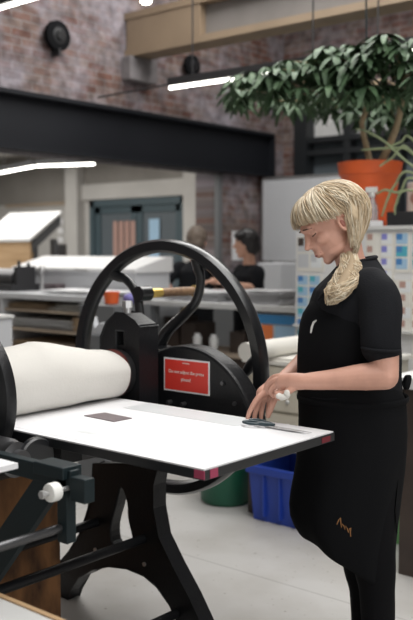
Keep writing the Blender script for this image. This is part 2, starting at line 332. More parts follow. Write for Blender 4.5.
# ceiling lights of the main hall
def lamp(a, bb, lab, hang=None, group='long tube lights'):
    a = Vector(a); bb = Vector(bb); r = wthing('tube_light', lab, 'lamp', tuple(a), group=group)
    d = (bb-a).normalized(); s = Vector((0, 0, 1)).cross(d)*.032
    v = [a-s, a+s, bb+s, bb-s]; mb = MB(); mb.add([p+Vector((0, 0, .012)) for p in v]+[p+Vector((0, 0, .075)) for p in v], [(0,3,2,1),(4,5,6,7),(0,1,5,4),(1,2,6,5),(2,3,7,6),(3,0,4,7)])
    part('housing', mb, 'dark', r)
    part('tube', MB().cyl(a, bb, .012, 12), 'tube', r)
    if hang:
        for t in (.15, .85):
            p = a.lerp(bb, t); part('hanger', MB().cyl(p+Vector((0, 0, .075)), (p.x, p.y, hang), .006, 6), 'dark', r)
    return r
p = on(170, 88, 'y', 5.3)
lamp(p, (p.x+1.6, p.y, p.z-.02), 'long lit tube light running into the plant leaves', 4.6)
lamp((p.x+1.64, p.y, p.z), (p.x+3.2, p.y, p.z), 'long lit tube light behind the plant leaves at upper right', 4.6)
single('conduit', MB().cyl((p.x-.9, p.y+.05, p.z+.03), (p.x, p.y, p.z+.03), .008, 6), 'dark', 'thin black cable rod leading to the long tube light', 'rod', tuple(p))
p = on(0, 8, 'y', 3.9); q = on(46, -1, 'y', 3.9)
lamp((p.x-.6, 3.9, p.z), (q.x, 3.9, p.z), 'lit tube light cut by the top left corner of the photo', 4.6)
p = on(146, 4, 'y', 4.6); r = wthing('spot_light', 'small lit round spot lamp at the top beside the tan beam', 'lamp', tuple(p))
part('can', MB().lathe(p, [(.03, .02), (.05, .03), (.055, .12), (.03, .16)], 20), 'dark', r, smooth=True); part('lens', MB().ell(p+Vector((0, 0, .02)), (.04, .04, .022), 8), 'lens', r, smooth=True)
part('hanger', MB().cyl(p+Vector((0, 0, .15)), (p.x, p.y, 4.6), .008, 6), 'dark', r)
for a, c, y, lab in (((-1, 173), (34, 166.5), 7.0, 'lit tube light furthest left in the back room'), ((37, 166), (94, 164), 7.3, 'lit tube light in the back room above the tilted white table')):
    P = on(*a, 'y', y); Q = on(*c, 'y', y); lamp(P, Q, lab, 3.12, 'back room tube lights')

# ================================================================ ETCHING PRESS  (base at the middle of the frame)
AX, AZ = -2.285, .925      # roller axis
PR = wthing('etching_press', 'black cast iron etching press with big spoked hand wheel and white topped bed', 'printing press', (AX, 1.9, 0))
# bed
part('bed', MB().box(-2.95, -1.353, 1.598, 2.190, .822, .847), 'black', PR, bevel=.002)
part('bed_sheet', MB().box(-2.94, -1.356, 1.601, 2.187, .847, .8505), 'paper', PR)
part('bed_rail', MB().box(-2.7, -1.95, 1.66, 1.74, .755, .822), 'iron', PR); part('bed_rail', MB().box(-2.7, -1.95, 2.05, 2.13, .755, .822), 'iron', PR)
part('tape', MB().box(-1.385, -1.3525, 1.597, 1.60, .826, .8465), 'pink', PR); part('tape', MB().box(-1.3535, -1.3520, 1.62, 1.65, .824, .8465), 'pink', PR)
part('tape', MB().box(-1.3535, -1.3520, 2.12, 2.165, .826, .842), mat('dark red tape', (.16, .015, .025), .6), PR)
# side frames: a shaped leg plate, and a housing above
def P(px, py): q = on(px, py, 'y', 2.3); return (q.x, q.z)
legpts = [(104,462),(103,480),(99,505),(92,527),(80,547),(66,563),(59,580),(57,597),(79,598),(82,587),(90,574),(104,566),(120,563),(138,565),(155,572),(168,583),(180,600),(192,625),(196,638),(220,638),(212,618),(200,592),(184,562),(170,533),(165,505),(165,482),(168,462)]
win = [(131,484),(126,503),(121,522),(122,538),(129,543),(141,541),(142,533),(138,515),(137,500)]
def poly_hole(mb, outer, hole, y0, y1):
    # outer ring joined to the hole ring by radial quads built through a fan of nearest points
    import mathutils.geometry as geo
    tri = geo.tessellate_polygon([[Vector((x, z, 0)) for x, z in outer], [Vector((x, z, 0)) for x, z in hole]])
    al = outer+hole; n = len(outer); h = len(hole); T = n+h
    mb.add([(x, y0, z) for x, z in al]+[(x, y1, z) for x, z in al], [t for t in tri]+[(t[2]+T, t[1]+T, t[0]+T) for t in tri]
           + [(i, (i+1) % n, (i+1) % n+T, i+T) for i in range(n)]+[(n+i, n+(i+1) % h, n+(i+1) % h+T, n+i+T) for i in range(h)])
    return mb
def smoothpoly(pts, k=4):
    P_ = [Vector((*p, 0)) for p in pts]; out = []; n = len(P_)
    for i in range(n):
        p0, p1, p2, p3 = P_[i-1], P_[i], P_[(i+1) % n], P_[(i+2) % n]
        for j in range(k):
            t = j/k; v = .5*((2*p1)+(p2-p0)*t+(2*p0-5*p1+4*p2-p3)*t*t+(3*p1-p0-3*p2+p3)*t**3); out.append((v.x, v.y))
    return out
legs = [P(*q) for q in legpts]; legs = [(x, max(z, 0) if z < .03 else z) for x, z in legs]
hole = smoothpoly([P(*q) for q in win], 3)
for y0, nm in ((2.245, 'far'), (1.42, 'near')):
    part('side_leg', poly_hole(MB(), legs, hole, y0, y0+.055), 'iron', PR, bevel=.006)
    for px, py in ((106, 546), (155, 560)):
        x, z = P(px, py); part('bolt', MB().cyl((x, y0-.004, z), (x, y0+.06, z), .008, 14), 'steel', PR)
    hx0, hx1 = -2.385, -2.18
    h = [(hx0, .70), (hx0, 1.06), (hx0+.03, 1.115), (AX-.02, 1.15), (AX+.02, 1.15), (hx1-.03, 1.125), (hx1, 1.11), (hx1, .70)]
    slot = [(AX-.02, 1.0), (AX-.02, 1.085), (AX+.022, 1.085), (AX+.022, 1.0)]
    part('side_housing', poly_hole(MB(), h, slot, y0-.02, y0+.065), 'iron', PR, bevel=.006)
    part('bearing_block', MB().box(AX-.02, AX+.022, y0-.01, y0+.06, .98, 1.035), 'iron', PR)
    part('pressure_screw', MB().cyl((AX, y0+.02, 1.03), (AX, y0+.02, 1.19), .014, 14).lathe((AX, y0+.02, 1.17), [(.02, 0), (.02, .025)], 6), 'steel', PR)
for x, z in ((-2.44, .345), (-2.19, .335), (-2.03, .10), (-2.45, .74)):
    part('tie_rod', MB().cyl((x, 1.44, z), (x, 2.30, z), .017, 14), 'iron', PR, smooth=True)
# rollers
part('upper_roller', MB().lathe((AX, 0, AZ+.012), [(.03, 1.50), (.03, 1.55), (.083, 1.55), (.085, 1.56), (.085, 2.215), (.083, 2.225), (.03, 2.225), (.03, 2.44)], 40, 'y'), 'dsteel', PR, smooth=True)
part('roller_band', MB().lathe((AX, 0, AZ+.012), [(.086, 2.17), (.0865, 2.171), (.0865, 2.195), (.086, 2.196)], 40, 'y'), mat('dark red band', (.10, .02, .015), .5), PR, smooth=True)
part('lower_roller', MB().lathe((AX, 0, .735), [(.03, 1.5), (.085, 1.55), (.085, 2.2), (.03, 2.25)], 32, 'y'), 'dsteel', PR, smooth=True)
# hand wheel
WR, WY, WXC = .497, 2.50, -2.322
def wp(r, deg, y=WY): return (WXC+r*math.cos(math.radians(deg)), y, AZ+r*math.sin(math.radians(deg)))
b = MB(); prof = [(-.021, -.027), (.012, -.027), (.021, -.012), (.021, .012), (.012, .027), (-.021, .027), (-.030, .016), (-.030, -.016)]
n = 120; vs = []
for k in range(n):
    a = 2*PI*k/n
    for dr, dy in prof: vs.append((WXC+(WR-.021+dr)*math.cos(a), WY+dy, AZ+(WR-.021+dr)*math.sin(a)))
b.add(vs, [(k*8+j, k*8+(j+1) % 8, ((k+1) % n)*8+(j+1) % 8, ((k+1) % n)*8+j) for k in range(n) for j in range(8)])
HW = part('hand_wheel', b, 'black', PR, smooth=True)
sub('hub', MB().lathe((WXC, 0, AZ), [(.05, WY-.06), (.075, WY-.05), (.085, WY-.02), (.085, WY+.02), (.06, WY+.05), (.035, WY+.06)], 32, 'y'), 'black', HW, PR, smooth=True)
for k in range(6):
    off = [(.462, 0), (.43, -2), (.40, -6), (.355, -9), (.305, -10), (.255, -7), (.205, -1), (.15, 12), (.10, 30), (.06, 50)]
    pts = [wp(r_, 68+60*k+d) for r_, d in off]
    sub('spoke', MB().limb(pts, [.030, .022, .018, .018, .019, .021, .022, .024, .027, .03], 12, .85, (0, 1, 0)), 'black', HW, PR, smooth=True)
h0 = Vector((-2.432, WY, 1.208))
hd = sub('wheel_handle', MB().cyl(h0+Vector((0, -.03, 0)), h0+Vector((0, .03, 0)), .03, 18), 'black', HW, PR, smooth=True)
e = [(.014, .03), (.014, .05), (.022, .05), (.022, .105), (.02, .105)]
sub('brass_ferrule', MB().lathe((h0.x, h0.y, h0.z), [(.015, .03), (.019, .035), (.019, .10), (.017, .10)], 18, 'y'), 'brass', hd, PR, smooth=True)
sub('grip', MB().lathe((h0.x, h0.y, h0.z), [(.017, .10), (.018, .105), (.019, .24), (.018, .30)], 18, 'y'), 'brown', hd, PR, smooth=True)
sub('end_cap', MB().lathe((h0.x, h0.y, h0.z), [(.018, .30), (.024, .302), (.024, .345), (.018, .35)], 18, 'y'), 'brass', hd, PR, smooth=True)
# gear cover with the red notice
GC = (-2.08, .72); Rg = .318
arc = [(GC[0]+Rg*math.cos(math.radians(a)), GC[1]+Rg*math.sin(math.radians(a))) for a in range(8, 124, 4)]
pl = [(-1.79, .69)]+arc+[(-2.262, .95), (-2.262, .69)]
CV = part('gear_cover', MB().prism(pl, 'y', 2.345, 2.43), 'iron', PR, bevel=.012)
for a in (30, 48): 
    sub('bolt', MB().lathe((GC[0]+.27*math.cos(math.radians(a)), 0, GC[1]+.27*math.sin(math.radians(a))), [(.008, 2.337), (.008, 2.345)], 6, 'y'), 'dsteel', CV, PR)
for px, py in ((152, 353), (151, 388), (170, 402), (184, 404)):
    q = on(px, py, 'y', 2.34); sub('bolt', MB().lathe((q.x, 0, q.z), [(.007, 2.325), (.009, 2.335), (.009, 2.345)], 8, 'y'), 'dsteel', CV, PR)
# near side round gear guard, motor
part('gear_guard', MB().lathe((-2.262, 0, .945), [(.18, 1.515), (.21, 1.518), (.232, 1.53), (.236, 1.545), (.232, 1.565), (.2, 1.575)], 64, 'y'), 'iron', PR, smooth=True)
part('gear_box', MB().lathe((0, 1.50, .80), [(.03, -2.2), (.055, -2.19), (.055, -1.99), (.05, -1.98), (.05, -1.95), (.03, -1.945), (.03, -1.925)], 28, 'x'), 'dsteel', PR, smooth=True)
part('flange', MB().lathe((0, 1.56, .795), [(.055, -1.955), (.06, -1.95), (.06, -1.935), (.055, -1.93)], 32, 'x').cyl((-1.96, 1.50, .79), (-1.95, 1.60, .79), .02, 12), 'black', PR, smooth=True)
# notice plate with red face: a thing fixed to the cover
a0 = on(164, 357, 'y', 2.343); a1 = on(209.5, 392, 'y', 2.343)
sx0, sx1 = a0.x, a1.x; cz = .93; sh = .0605; cx = (sx0+sx1)/2
SG = wthing('notice_sign', 'red notice with white border and lettering on the black gear cover', 'sign', (cx, 2.344, cz-sh))
part('border', MB().box(sx0, sx1, 2.3425, 2.3448, cz-sh, cz+sh), 'paper', SG)
part('face', MB().box(sx0+.006, sx1-.006, 2.3415, 2.343, cz-sh+.006, cz+sh-.006), 'red', SG)
RT = Matrix.Rotation(PI/2, 4, 'X')
for s_, sz, dz in (('Do not adjust the press', .0175, .012), ('please!', .0175, -.014), ('WARNING', .007, .045)):
    text(s_, 'lettering', sz, 'paper2', SG, Matrix.Translation((0, 2.3410-2.344, sh+dz)) @ RT)
# felt blanket
def blanket():
    mb = MB(); vs = []; n = 44; ys = [1.580+.60*i/34 for i in range(35)]
    for i, y in enumerate(ys):
        t = i/34
        # tented height along the roller
        zt = 1.040 + .044*max(0, 1-abs(t-.42)/.40)**.9*(1 if t < .42 else 1)-.018*max(0, (t-.55)/.45)**.8 + .003*math.sin(9*t)
        if t > .93: zt -= .012*((t-.93)/.07)**2
        wd = .118-.014*t
        for k in range(n):
            a = 2*PI*k/n; ca, sa = math.cos(a), math.sin(a)
            c_ = .951; up = zt-c_
            px_ = AX-.005+wd*(abs(ca)**.9)*(1 if ca > 0 else -1); pz = c_+(up*(abs(sa)**1.05) if sa > 0 else -.0985*(abs(sa)**.8))
            if sa > .3: px_ += .0
            d = .003*noise.noise(Vector((a*1.3, y*7, 0)))
            vs.append((px_+d*ca*2, y, max(pz+d*sa*2, .8525)))
    fs = [(i*n+k, (i+1)*n+k, (i+1)*n+(k+1) % n, i*n+(k+1) % n) for i in range(34) for k in range(n)]+[tuple(range(n)), tuple(range(34*n, 35*n))[::-1]]
    mb.add(vs, fs); return mb
single('felt_blanket', blanket(), 'felt', 'cream felt blanket wrapped loosely over the press roller', 'blanket', (AX, 1.9, .852), smooth=True)
# things on the bed
q = [on(*p_, 'z', .853) for p_ in ((84, 415.5), (114, 421.5), (132, 418), (105, 412.5))]
b = MB(); b.add([(p_.x, p_.y, .8512) for p_ in q]+[(p_.x, p_.y, .8535) for p_ in q], [(0,1,2,3),(7,6,5,4),(0,4,5,1),(1,5,6,2),(2,6,7,3),(3,7,4,0)])
single('printing_plate', b, 'plate', 'small mauve grey rectangular printing plate on the white bed', 'printing plate', tuple(q[0].xy)+(.8512,))
single('film_sheet', MB().box(-2.10, -1.62, 2.06, 2.185, .8507, .8514), 'film', 'thin grey film strip along the far edge of the white bed', 'film', (-1.8, 2.1, .8507))
b = MB(); b.box(-2.12, -1.46, 1.625, 2.03, .8506, .8510)
single('cover_paper', b, 'paper', 'large white paper sheet laid flat on the press bed', 'paper', (-1.8, 1.8, .8506))
single('masking_tape', MB().box(-1.93, -1.86, 1.70, 1.72, .8511, .8514), 'film', 'short strip of translucent tape on the white bed', 'tape', (-1.9, 1.71, .8511))
# scissors
SA = on(262, 423, 'z', .862); SB = on(311, 432, 'z', .858)
d = (SB-SA); d.z = 0; d.normalize(); nrm = Vector((-d.y, d.x, 0))
SC = wthing('scissors', 'pair of scissors with grey blue handles lying under the fingers', 'scissors', (SA.x, SA.y, .851))
for s_ in (1, -1):
    c_ = SA-d*.028+nrm*s_*.016; c_.z = .862; b = MB()
    ring = [c_+d*.028*math.cos(a*PI/12)+nrm*.015*math.sin(a*PI/12) for a in range(25)]
    b.tube(ring, .0042, 8, False); b.tube([c_+d*.028, SA+d*.03+nrm*s_*.004, SA+d*.045], [.006, .006, .004], 8)
    for i, v in enumerate(b.v): b.v[i] = (v[0], v[1], max(v[2], .8522))
    part('handle', b, 'teal', SC, smooth=True)
    z = .8545 if s_ > 0 else .8565; o_ = SA+d*.03
    L_ = (SB-SA).length-.03
    v = [o_+nrm*.008*s_, o_+d*L_*.6+nrm*s_*.011, o_+d*L_+nrm*s_*.004, o_+d*L_*.6-nrm*s_*.001, o_-nrm*.005*s_]
    part('blade', MB().prism([(p_.x, p_.y) for p_ in v], 'z', z, z+.0018), 'steel', SC)
part('pivot', MB().lathe((*(SA+d*.035).xy, .854), [(.004, 0), (.004, .006)], 10), 'steel', SC)

# ================================================================ steel trolley at the lower left, white board, near table, crate
TR = wthing('steel_trolley', 'dark green grey steel trolley frame with a white nylon roller beside the press', 'trolley', (-1.95, .9, 0))
part('top_rail', MB().box(-2.5, -1.56, 1.355, 1.385, .815, .860), 'gsteel', TR, bevel=.003)
part('end_block', MB().box(-1.56, -1.508, 1.352, 1.385, .79, .848), 'gsteel', TR, bevel=.003)
part('clamp_plate', MB().box(-1.68, -1.57, 1.34, 1.40, .838, .868), 'gsteel', TR, bevel=.003)
for x in (-1.61, -2.45):
    part('upright', MB().box(x, x+.035, 1.355, 1.385, .68, .86), 'gsteel', TR, bevel=.002)
for y in (.45, 1.355):
    part('leg', MB().box(-2.45, -2.41, y, y+.035, 0, .82), 'gsteel', TR)
part('leg', MB().box(-1.95, -1.91, .45, .485, 0, .82), 'gsteel', TR)
b = MB(); b.prism([(-1.60, .82), (-1.70, .82), (-2.08, .40), (-2.0, .36)], 'y', 1.36, 1.38); part('brace', b, 'gsteel', TR)
b = MB(); b.prism([(-2.0, .36), (-2.08, .40), (-2.45, .05), (-2.41, 0)], 'y', 1.36, 1.38); part('brace', b, 'gsteel', TR)
part('top_rail', MB().box(-2.5, -1.62, .45, .49, .815, .855), 'gsteel', TR)
part('rod', MB().cyl((-1.60, .46, .715), (-1.60, 1.37, .715), .011, 12), 'dsteel', TR, smooth=True)
nw = on(53, 492, 'y', 1.31)
RW = part('guide_roller', MB().lathe((nw.x, 0, nw.z), [(.012, 1.295), (.021, 1.297), (.0225, 1.302), (.0225, 1.318), (.021, 1.323), (.012, 1.325)], 28, 'y'), 'nylon', TR, smooth=True)
sub('axle', MB().cyl((nw.x, 1.275, nw.z), (nw.x, 1.37, nw.z), .006, 10).cyl((nw.x, 1.274, nw.z), (nw.x, 1.284, nw.z), .010, 6), 'steel', RW, TR)
q = on(18, 463, 'z', .885)
single('white_board', MB().box(q.x-.8, q.x, q.y-.5, q.y, .872, .885), 'paper', 'white board lying on the dark steel trolley at the left edge', 'board', (q.x-.4, q.y-.2, .872))
A1 = on(0, 598, 'z', .6); r = wthing('worktable', 'white topped low table cut by the bottom left corner', 'table', (-2.0, .7, 0))
part('tabletop', MB().box(-2.0, -1.30, .5, A1.y, .585, .6), 'offw', r); part('edge_strip', MB().box(-2.0, -1.30, A1.y, A1.y+.012, .58, .604), 'ply', r)
for x in (-1.97, -1.37): 
    for y in (.53, A1.y-.04): part('leg', MB().box(x, x+.03, y, y+.03, 0, .585), 'gsteel', r)
r = wthing('wooden_crate', 'rough brown wooden crate standing under the press', 'crate', (-2.5, 1.9, 0))
part('body', MB().box(-2.80, -2.43, 1.72, 2.06, .0, .64), 'crate', r, bevel=.004)
for z in (.03, .56): part('batten', MB().box(-2.81, -2.42, 1.705, 1.72, z, z+.06), 'crate', r)

# ================================================================ right side and middle ground
r = wthing('paper_cabinet', 'low beige paper cabinet on legs behind the woman', 'cabinet', (-2.6, 3.9, 0))
part('body', MB().box(-2.77, -2.20, 3.62, 4.3, .42, .80), 'ply' if 0 else mat('beige board', (.52, .49, .42), .7), r)
part('worktop', MB().box(-2.79, -2.18, 3.60, 4.32, .80, .82), 'paper2', r)
for z in (.45, .57, .69):
    d_ = part('drawer', MB().box(-2.74, -2.23, 3.605, 3.62, z, z+.10), mat('cream drawer', (.56, .52, .43), .6), r); sub('knob', MB().ell((-2.5, 3.598, z+.05), (.012, .01, .012), 6), 'steel', d_, r)
for x in (-2.77, -2.25):
    for y in (3.63, 4.24): part('leg', MB().box(x, x+.05, y, y+.05, 0, .42), 'dbrown', r)
a_ = on(214, 359, 'z', .87); c_ = on(281, 349, 'z', .87)
single('paper_roll', MB().lathe((0, 0, 0), [(.018, 0), (.045, 0), (.046, .3), (.045, .62), (.018, .62)], 24, 'y'), 'paper2', 'thick cream paper roll lying behind the gear cover', 'roll', (0, 0, 0), smooth=True)
bpy.data.objects['paper_roll'].location = (a_.x+.0, 3.40, .883); 
for k, (px, py, w_, lab) in enumerate(((246, 372, .5, 'cream paper stack on the cabinet below the roll'),)):
    single('paper_stack', MB().box(-2.75, -2.35, 3.62, 4.1, .8205, .835), 'paper2', lab, 'paper', (-2.6, 3.8, .82))
def bin_crate(name, x0, x1, y0, y1, h, m, lab, cat):
    r = wthing(name, lab, cat, ((x0+x1)/2, (y0+y1)/2, 0))
    b = MB(); t = .015; i_ = .02
    def ring(x0, x1, y0, y1, z): return [(x0, y0, z), (x1, y0, z), (x1, y1, z), (x0, y1, z)]
    vs = ring(x0+i_, x1-i_, y0+i_, y1-i_, 0)+ring(x0, x1, y0, y1, h)+ring(x0+t, x1-t, y0+t, y1-t, h)+ring(x0+i_+t, x1-i_-t, y0+i_+t, y1-i_-t, .015)
    fs = [(3, 2, 1, 0)]+[(j*4+k, j*4+(k+1) % 4, (j+1)*4+(k+1) % 4, (j+1)*4+k) for j in range(3) for k in range(4)]+[(12, 13, 14, 15)]
    b.add(vs, fs); part('body', b, m, r)
    b = MB(); b.box(x0-.012, x1+.012, y0-.012, y0+.005, h-.04, h); b.box(x0-.012, x1+.012, y1-.005, y1+.012, h-.04, h); b.box(x0-.012, x0+.005, y0, y1, h-.04, h); b.box(x1-.005, x1+.012, y0, y1, h-.04, h)
    part('rim', b, m, r, bevel=.004)
    b = MB()
    for k in range(1, 4): xx = x0+(x1-x0)*k/4; b.box(xx-.006, xx+.006, y0-.006, y0+.02, .03, h-.04)
    part('rib', b, m, r)
    return r
bin_crate('plastic_crate', -2.70, -2.31, 3.54, 3.90, .285, 'blue', 'blue plastic crate on the floor under the cabinet', 'crate')
bin_crate('plastic_crate', -2.15, -1.80, 3.66, 4.0, .27, 'lgreen', 'light green plastic crate on the floor behind the woman', 'crate')
bpy.data.objects['paper_roll']['group'] = 'paper rolls'
r = wthing('waste_bin', 'dark green round waste bin on the floor beyond the hand wheel', 'bin', (-2.99, 3.72, 0))
part('body', MB().lathe((-2.99, 3.72, 0), [(.12, 0), (.14, .02), (.165, .30), (.155, .30), (.13, .03)], 32), 'green', r, smooth=True)
part('rim', MB().lathe((-2.99, 3.72, .28), [(.164, 0), (.175, .005), (.175, .025), (.162, .03)], 32), 'green', r, smooth=True)
r = wthing('side_table', 'white topped table with dark wooden legs at the right edge', 'table', (-1.2, 3.7, 0))
part('tabletop', MB().box(-1.79, -.7, 3.32, 4.2, .80, .85), 'white', r, bevel=.004)
for x in (-1.74, -.76):
    for y in (3.34, 4.1): part('leg', MB().box(x, x+.07, y, y+.06, 0, .80), 'dbrown', r)

# rack with pot
RY = 4.6
r = wthing('display_rack', 'white upright display rack carrying colour charts behind the woman', 'rack', (-2.6, 4.8, 0))
part('body', MB().box(-3.14, -2.0, RY, RY+.42, .06, 1.50), 'white', r)
part('top_board', MB().box(-3.0, -1.98, RY-.02, RY+.52, 1.50, 1.52), 'offw', r)
part('plinth', MB().box(-3.10, -2.04, RY+.02, RY+.40, 0, .06), 'dark', r)
for z in (.5, .9): part('ledge', MB().box(-3.14, -2.0, RY-.03, RY, z, z+.015), 'offw', r)
def chart(x0, z1, cols, rows, cw, ch, pal, lab):
    y = RY-.004; r = wthing('colour_chart', lab, 'chart', (x0, RY-.002, z1-rows*ch), group='colour charts on the white rack')
    part('card', MB().box(x0-.008, x0+cols*cw+.004, y, y+.003, z1-rows*ch-.008, z1+.008), 'paper2', r)
    ms = list(dict.fromkeys([m for p_ in pal for m in p_])); b = MB(); rnd = random.Random(lab)
    for i in range(cols):
        for j in range(rows):
            a_, c_ = pal[(i*5+j) % len(pal)]; X = x0+i*cw; Z = z1-j*ch
            b.m = ms.index(a_); b.box(X, X+cw*.45, y-.0015, y, Z-ch*.5, Z); b.m = ms.index(c_); b.box(X+cw*.45, X+cw*.84, y-.0015, y, Z-ch*.84, Z); b.box(X, X+cw*.45, y-.0015, y, Z-ch*.84, Z-ch*.5)
    part('swatch_print', b, ms, r)
chart(-3.12, 1.455, 2, 2, .095, .10, [('dbrown', 'lgrey'), ('lgrey', 'lgrey'), ('lgrey', 'film'), ('film', 'lgrey')], 'chart of grey and brown swatches at the left end of the rack')
chart(-3.12, 1.22, 2, 6, .088, .068, [('sb', 'sb2'), ('st', 'sb2')], 'chart of blue and teal swatches below the chin of the woman')
chart(-2.63, 1.475, 1, 4, .08, .072, [('sr', 'paper2')], 'chart of rose swatches just behind the hair')
chart(-2.535, 1.475, 1, 4, .08, .072, [('sv', 'film')], 'chart of violet swatches right of the rose one')
chart(-2.44, 1.475, 1, 3, .085, .072, [('sb', 'sb2'), ('sb', 'st')], 'chart of deep blue swatches near the right edge')
chart(-2.335, 1.475, 2, 3, .085, .072, [('st', 'sb2'), ('sb2', 'st')], 'chart of pale teal swatches cut by the right edge')
chart(-2.50, 1.20, 3, 4, .085, .075, [('sr', 'paper2'), ('sr', 'film')], 'chart of brown pink swatches lower on the rack')
# pot
pc = Vector((-2.757, 4.84, 1.52))
r = wthing('potted_plant', 'tall umbrella plant in a big orange pot on the white rack', 'plant', tuple(pc))
R_ = .195
part('saucer', MB().lathe(pc, [(.11, .0), (.15, .006), (.165, .035), (.15, .035), (.13, .012)], 36), 'terra', r, smooth=True)
part('pot', MB().lathe(pc, [(.11, .014), (.14, .02), (.165, .17), (.178, .31), (.182, .315), (.188, .32), (.198, .38), (.201, .395), (.188, .398), (.17, .34), (.03, .34)], 44), 'terra', r, smooth=True)
part('soil', MB().lathe(pc, [(.05, .33), (.178, .335), (.178, .36), (.05, .372)], 30), 'soil', r, smooth=True)
b = MB(); rnd = random.Random(3)
for k in range(16): a = rnd.uniform(0, 6.28); q_ = rnd.uniform(.05, .15); s_ = rnd.uniform(.02, .045); b.ell(pc+Vector((q_*math.cos(a), q_*math.sin(a),   .377)), (s_, s_*.8, s_*.6), 6)
part('pebbles', b, 'stone', r, smooth=True)
def cs(px, py, y): return on(px, py, 'y', y)
t1 = [cs(372, 165, 4.84), cs(366, 145, 4.84), cs(362, 125, 4.82), cs(366, 110, 4.80), cs(367, 98, 4.8), cs(362, 88, 4.8)]
t2 = [cs(377, 165, 4.86), cs(388, 148, 4.84), cs(397, 125, 4.8), cs(402, 100, 4.78), cs(403, 80, 4.78)]
t1[0].z = t2[0].z = 1.87
part('trunk', MB().limb(t1, [.022, .018, .016, .017, .014, .010], 10), 'bark', r, smooth=True)
part('trunk', MB().limb(t2, [.026, .023, .020, .018, .012], 10), 'bark', r, smooth=True)
part('support_cane', MB().cyl(cs(368, 165, 4.9), cs(366, -8, 4.9), .006, 6), 'gsteel', r)
# foliage: whorls of drooping leaflets
rnd = random.Random(11); fb = MB(); sb_ = MB(); whorls = []
def leaflet(mb, o, d, L, W, droop):
    d = d.normalized(); side = d.cross(Vector((0, 0, 1)))
    if side.length < .1: side = Vector((1, 0, 0))
    side.normalize(); n = 5; vs = []
    for i in range(n+1):
        t = i/n; c = o+d*L*t+Vector((0, 0, -droop*t*t*L)); w_ = W*(math.sin(PI*min(1, t*.86+.07)))**.8*.5
        up = Vector((0, 0, .25*w_)); vs += [c-side*w_+up, c, c+side*w_+up]
    mb.add(vs, [f for i in range(n) for f in ((i*3, i*3+1, i*3+4, i*3+3), (i*3+1, i*3+2, i*3+5, i*3+4))])
spots = []
for _ in range(185):
    px = rnd.uniform(232, 425); 
    c0 = 92-.11*(px-232) if px < 330 else 82; h_ = 12+.19*(px-232) if px < 290 else 23+.22*(px-290)
    h_ = min(h_, 46); py = c0+rnd.uniform(-1, 1)*h_*(1 if px < 330 else 1.05)-3
    if px > 330 and py > 120: py -= 30
    q_ = on(px, py, 'y', 4.85 if py < 92 else 5.05); spots.append(Vector((0, 0, CH))+(q_-Vector((0, 0, CH)))*(rnd.uniform(.91, 1.0) if py < 92 else rnd.uniform(1.0, 1.08)))
tops = [t1[-1], t2[-1], t2[-2]]
for c in spots:
    nL = rnd.choice((7, 8, 8, 9)); L = rnd.uniform(.11, .165); ph = rnd.uniform(0, 6.28); tilt = Vector((rnd.uniform(-.3, .3), rnd.uniform(-.3, .3), 0))
    for k in range(nL):
        a = ph+2*PI*k/nL; d_ = Vector((math.cos(a), math.sin(a), rnd.uniform(-.45, .05)))+tilt*.6
        leaflet(fb, c, d_, L*rnd.uniform(.8, 1.1), L*rnd.uniform(.25, .31), rnd.uniform(.25, .7))
    t_ = min(tops, key=lambda t: (t-c).length)
    if rnd.random() < .45: m_ = (t_+c)/2+Vector((rnd.uniform(-.05, .05), 0, rnd.uniform(-.05, .08))); sb_.limb([t_, m_, c], [.007, .005, .003], 5)
part('foliage', fb, 'leaf', r, smooth='full'); part('branches', sb_, 'bark', r, smooth=True)
# pale stemmed plant right of the pot
pc2 = Vector((-2.12, 4.72, 1.52)); r = wthing('trailing_plant', 'pale green thin stemmed trailing plant reaching over the orange pot', 'plant', tuple(pc2))
part('pot', MB().lathe(pc2, [(.05, 0), (.07, .005), (.085, .16), (.078, .16), (.07, .13), (.01, .13)], 26), 'dark', r, smooth=True)
for pts in ([(425, 190), (405, 160), (385, 142), (368, 132), (357, 129)], [(425, 185), (410, 172), (395, 185), (388, 198), (382, 216)], [(425, 170), (408, 150), (392, 158), (380, 166)], [(425, 200), (408, 190), (396, 204), (395, 214)],
            [(425, 165), (410, 150), (398, 148), (374, 149), (362, 150)], [(425, 195), (412, 178), (400, 192), (385, 190), (377, 194)], [(425, 150), (413, 140), (401, 142), (389, 147)]):
    pp = [cs(x, y, 4.60) for x, y in pts]; pp[0] = pc2+Vector((0, 0, .12))
    part('stem', MB().limb(pp, [.005]+[.0075]*(len(pp)-2)+[.005], 7), 'aloe', r, smooth=True)
# spray bottle
q = cs(370.5, 222, 4.66); c0 = Vector((q.x, q.y+.02, 1.52)); r = wthing('spray_bottle', 'clear spray bottle with white trigger head in front of the orange pot', 'bottle', tuple(c0))
part('body', MB().lathe(c0, [(.03, 0), (.035, .008), (.035, .09), (.03, .12), (.014, .16), (.013, .18)], 24), 'clear', r, smooth=True)
b = MB(); b.lathe(c0, [(.016, .175), (.016, .20)], 16); b.box(c0.x-.045, c0.x+.03, c0.y-.012, c0.y+.012, c0.z+.20, c0.z+.235); part('spray_head', b, 'nylon', r, bevel=.004)
part('trigger', MB().limb([c0+Vector((-.02, 0, .2)), c0+Vector((-.03, 0, .17)), c0+Vector((-.045, 0, .15))], [.006, .005, .004], 8), 'nylon', r, smooth=True)
q = cs(399, 228, 4.62); single('black_box', MB().box(q.x-.07, q.x+.13, 4.60, 4.68, 1.52, 1.60), 'dark', 'small black box on the rack below the orange saucer', 'box', (q.x, 4.62, 1.52), bevel=.003)
q = cs(380, 226, 4.6); single('label_holder', MB().box(q.x-.06, q.x+.02, 4.585, 4.60, 1.52, 1.55), 'paper', 'tiny white label holder beside the spray bottle', 'label', (q.x, 4.59, 1.52))
q = cs(410, 195, 4.95); b = MB(); b.box(q.x-.06, q.x+.14, 5.02, 5.08, 1.52, 1.80)
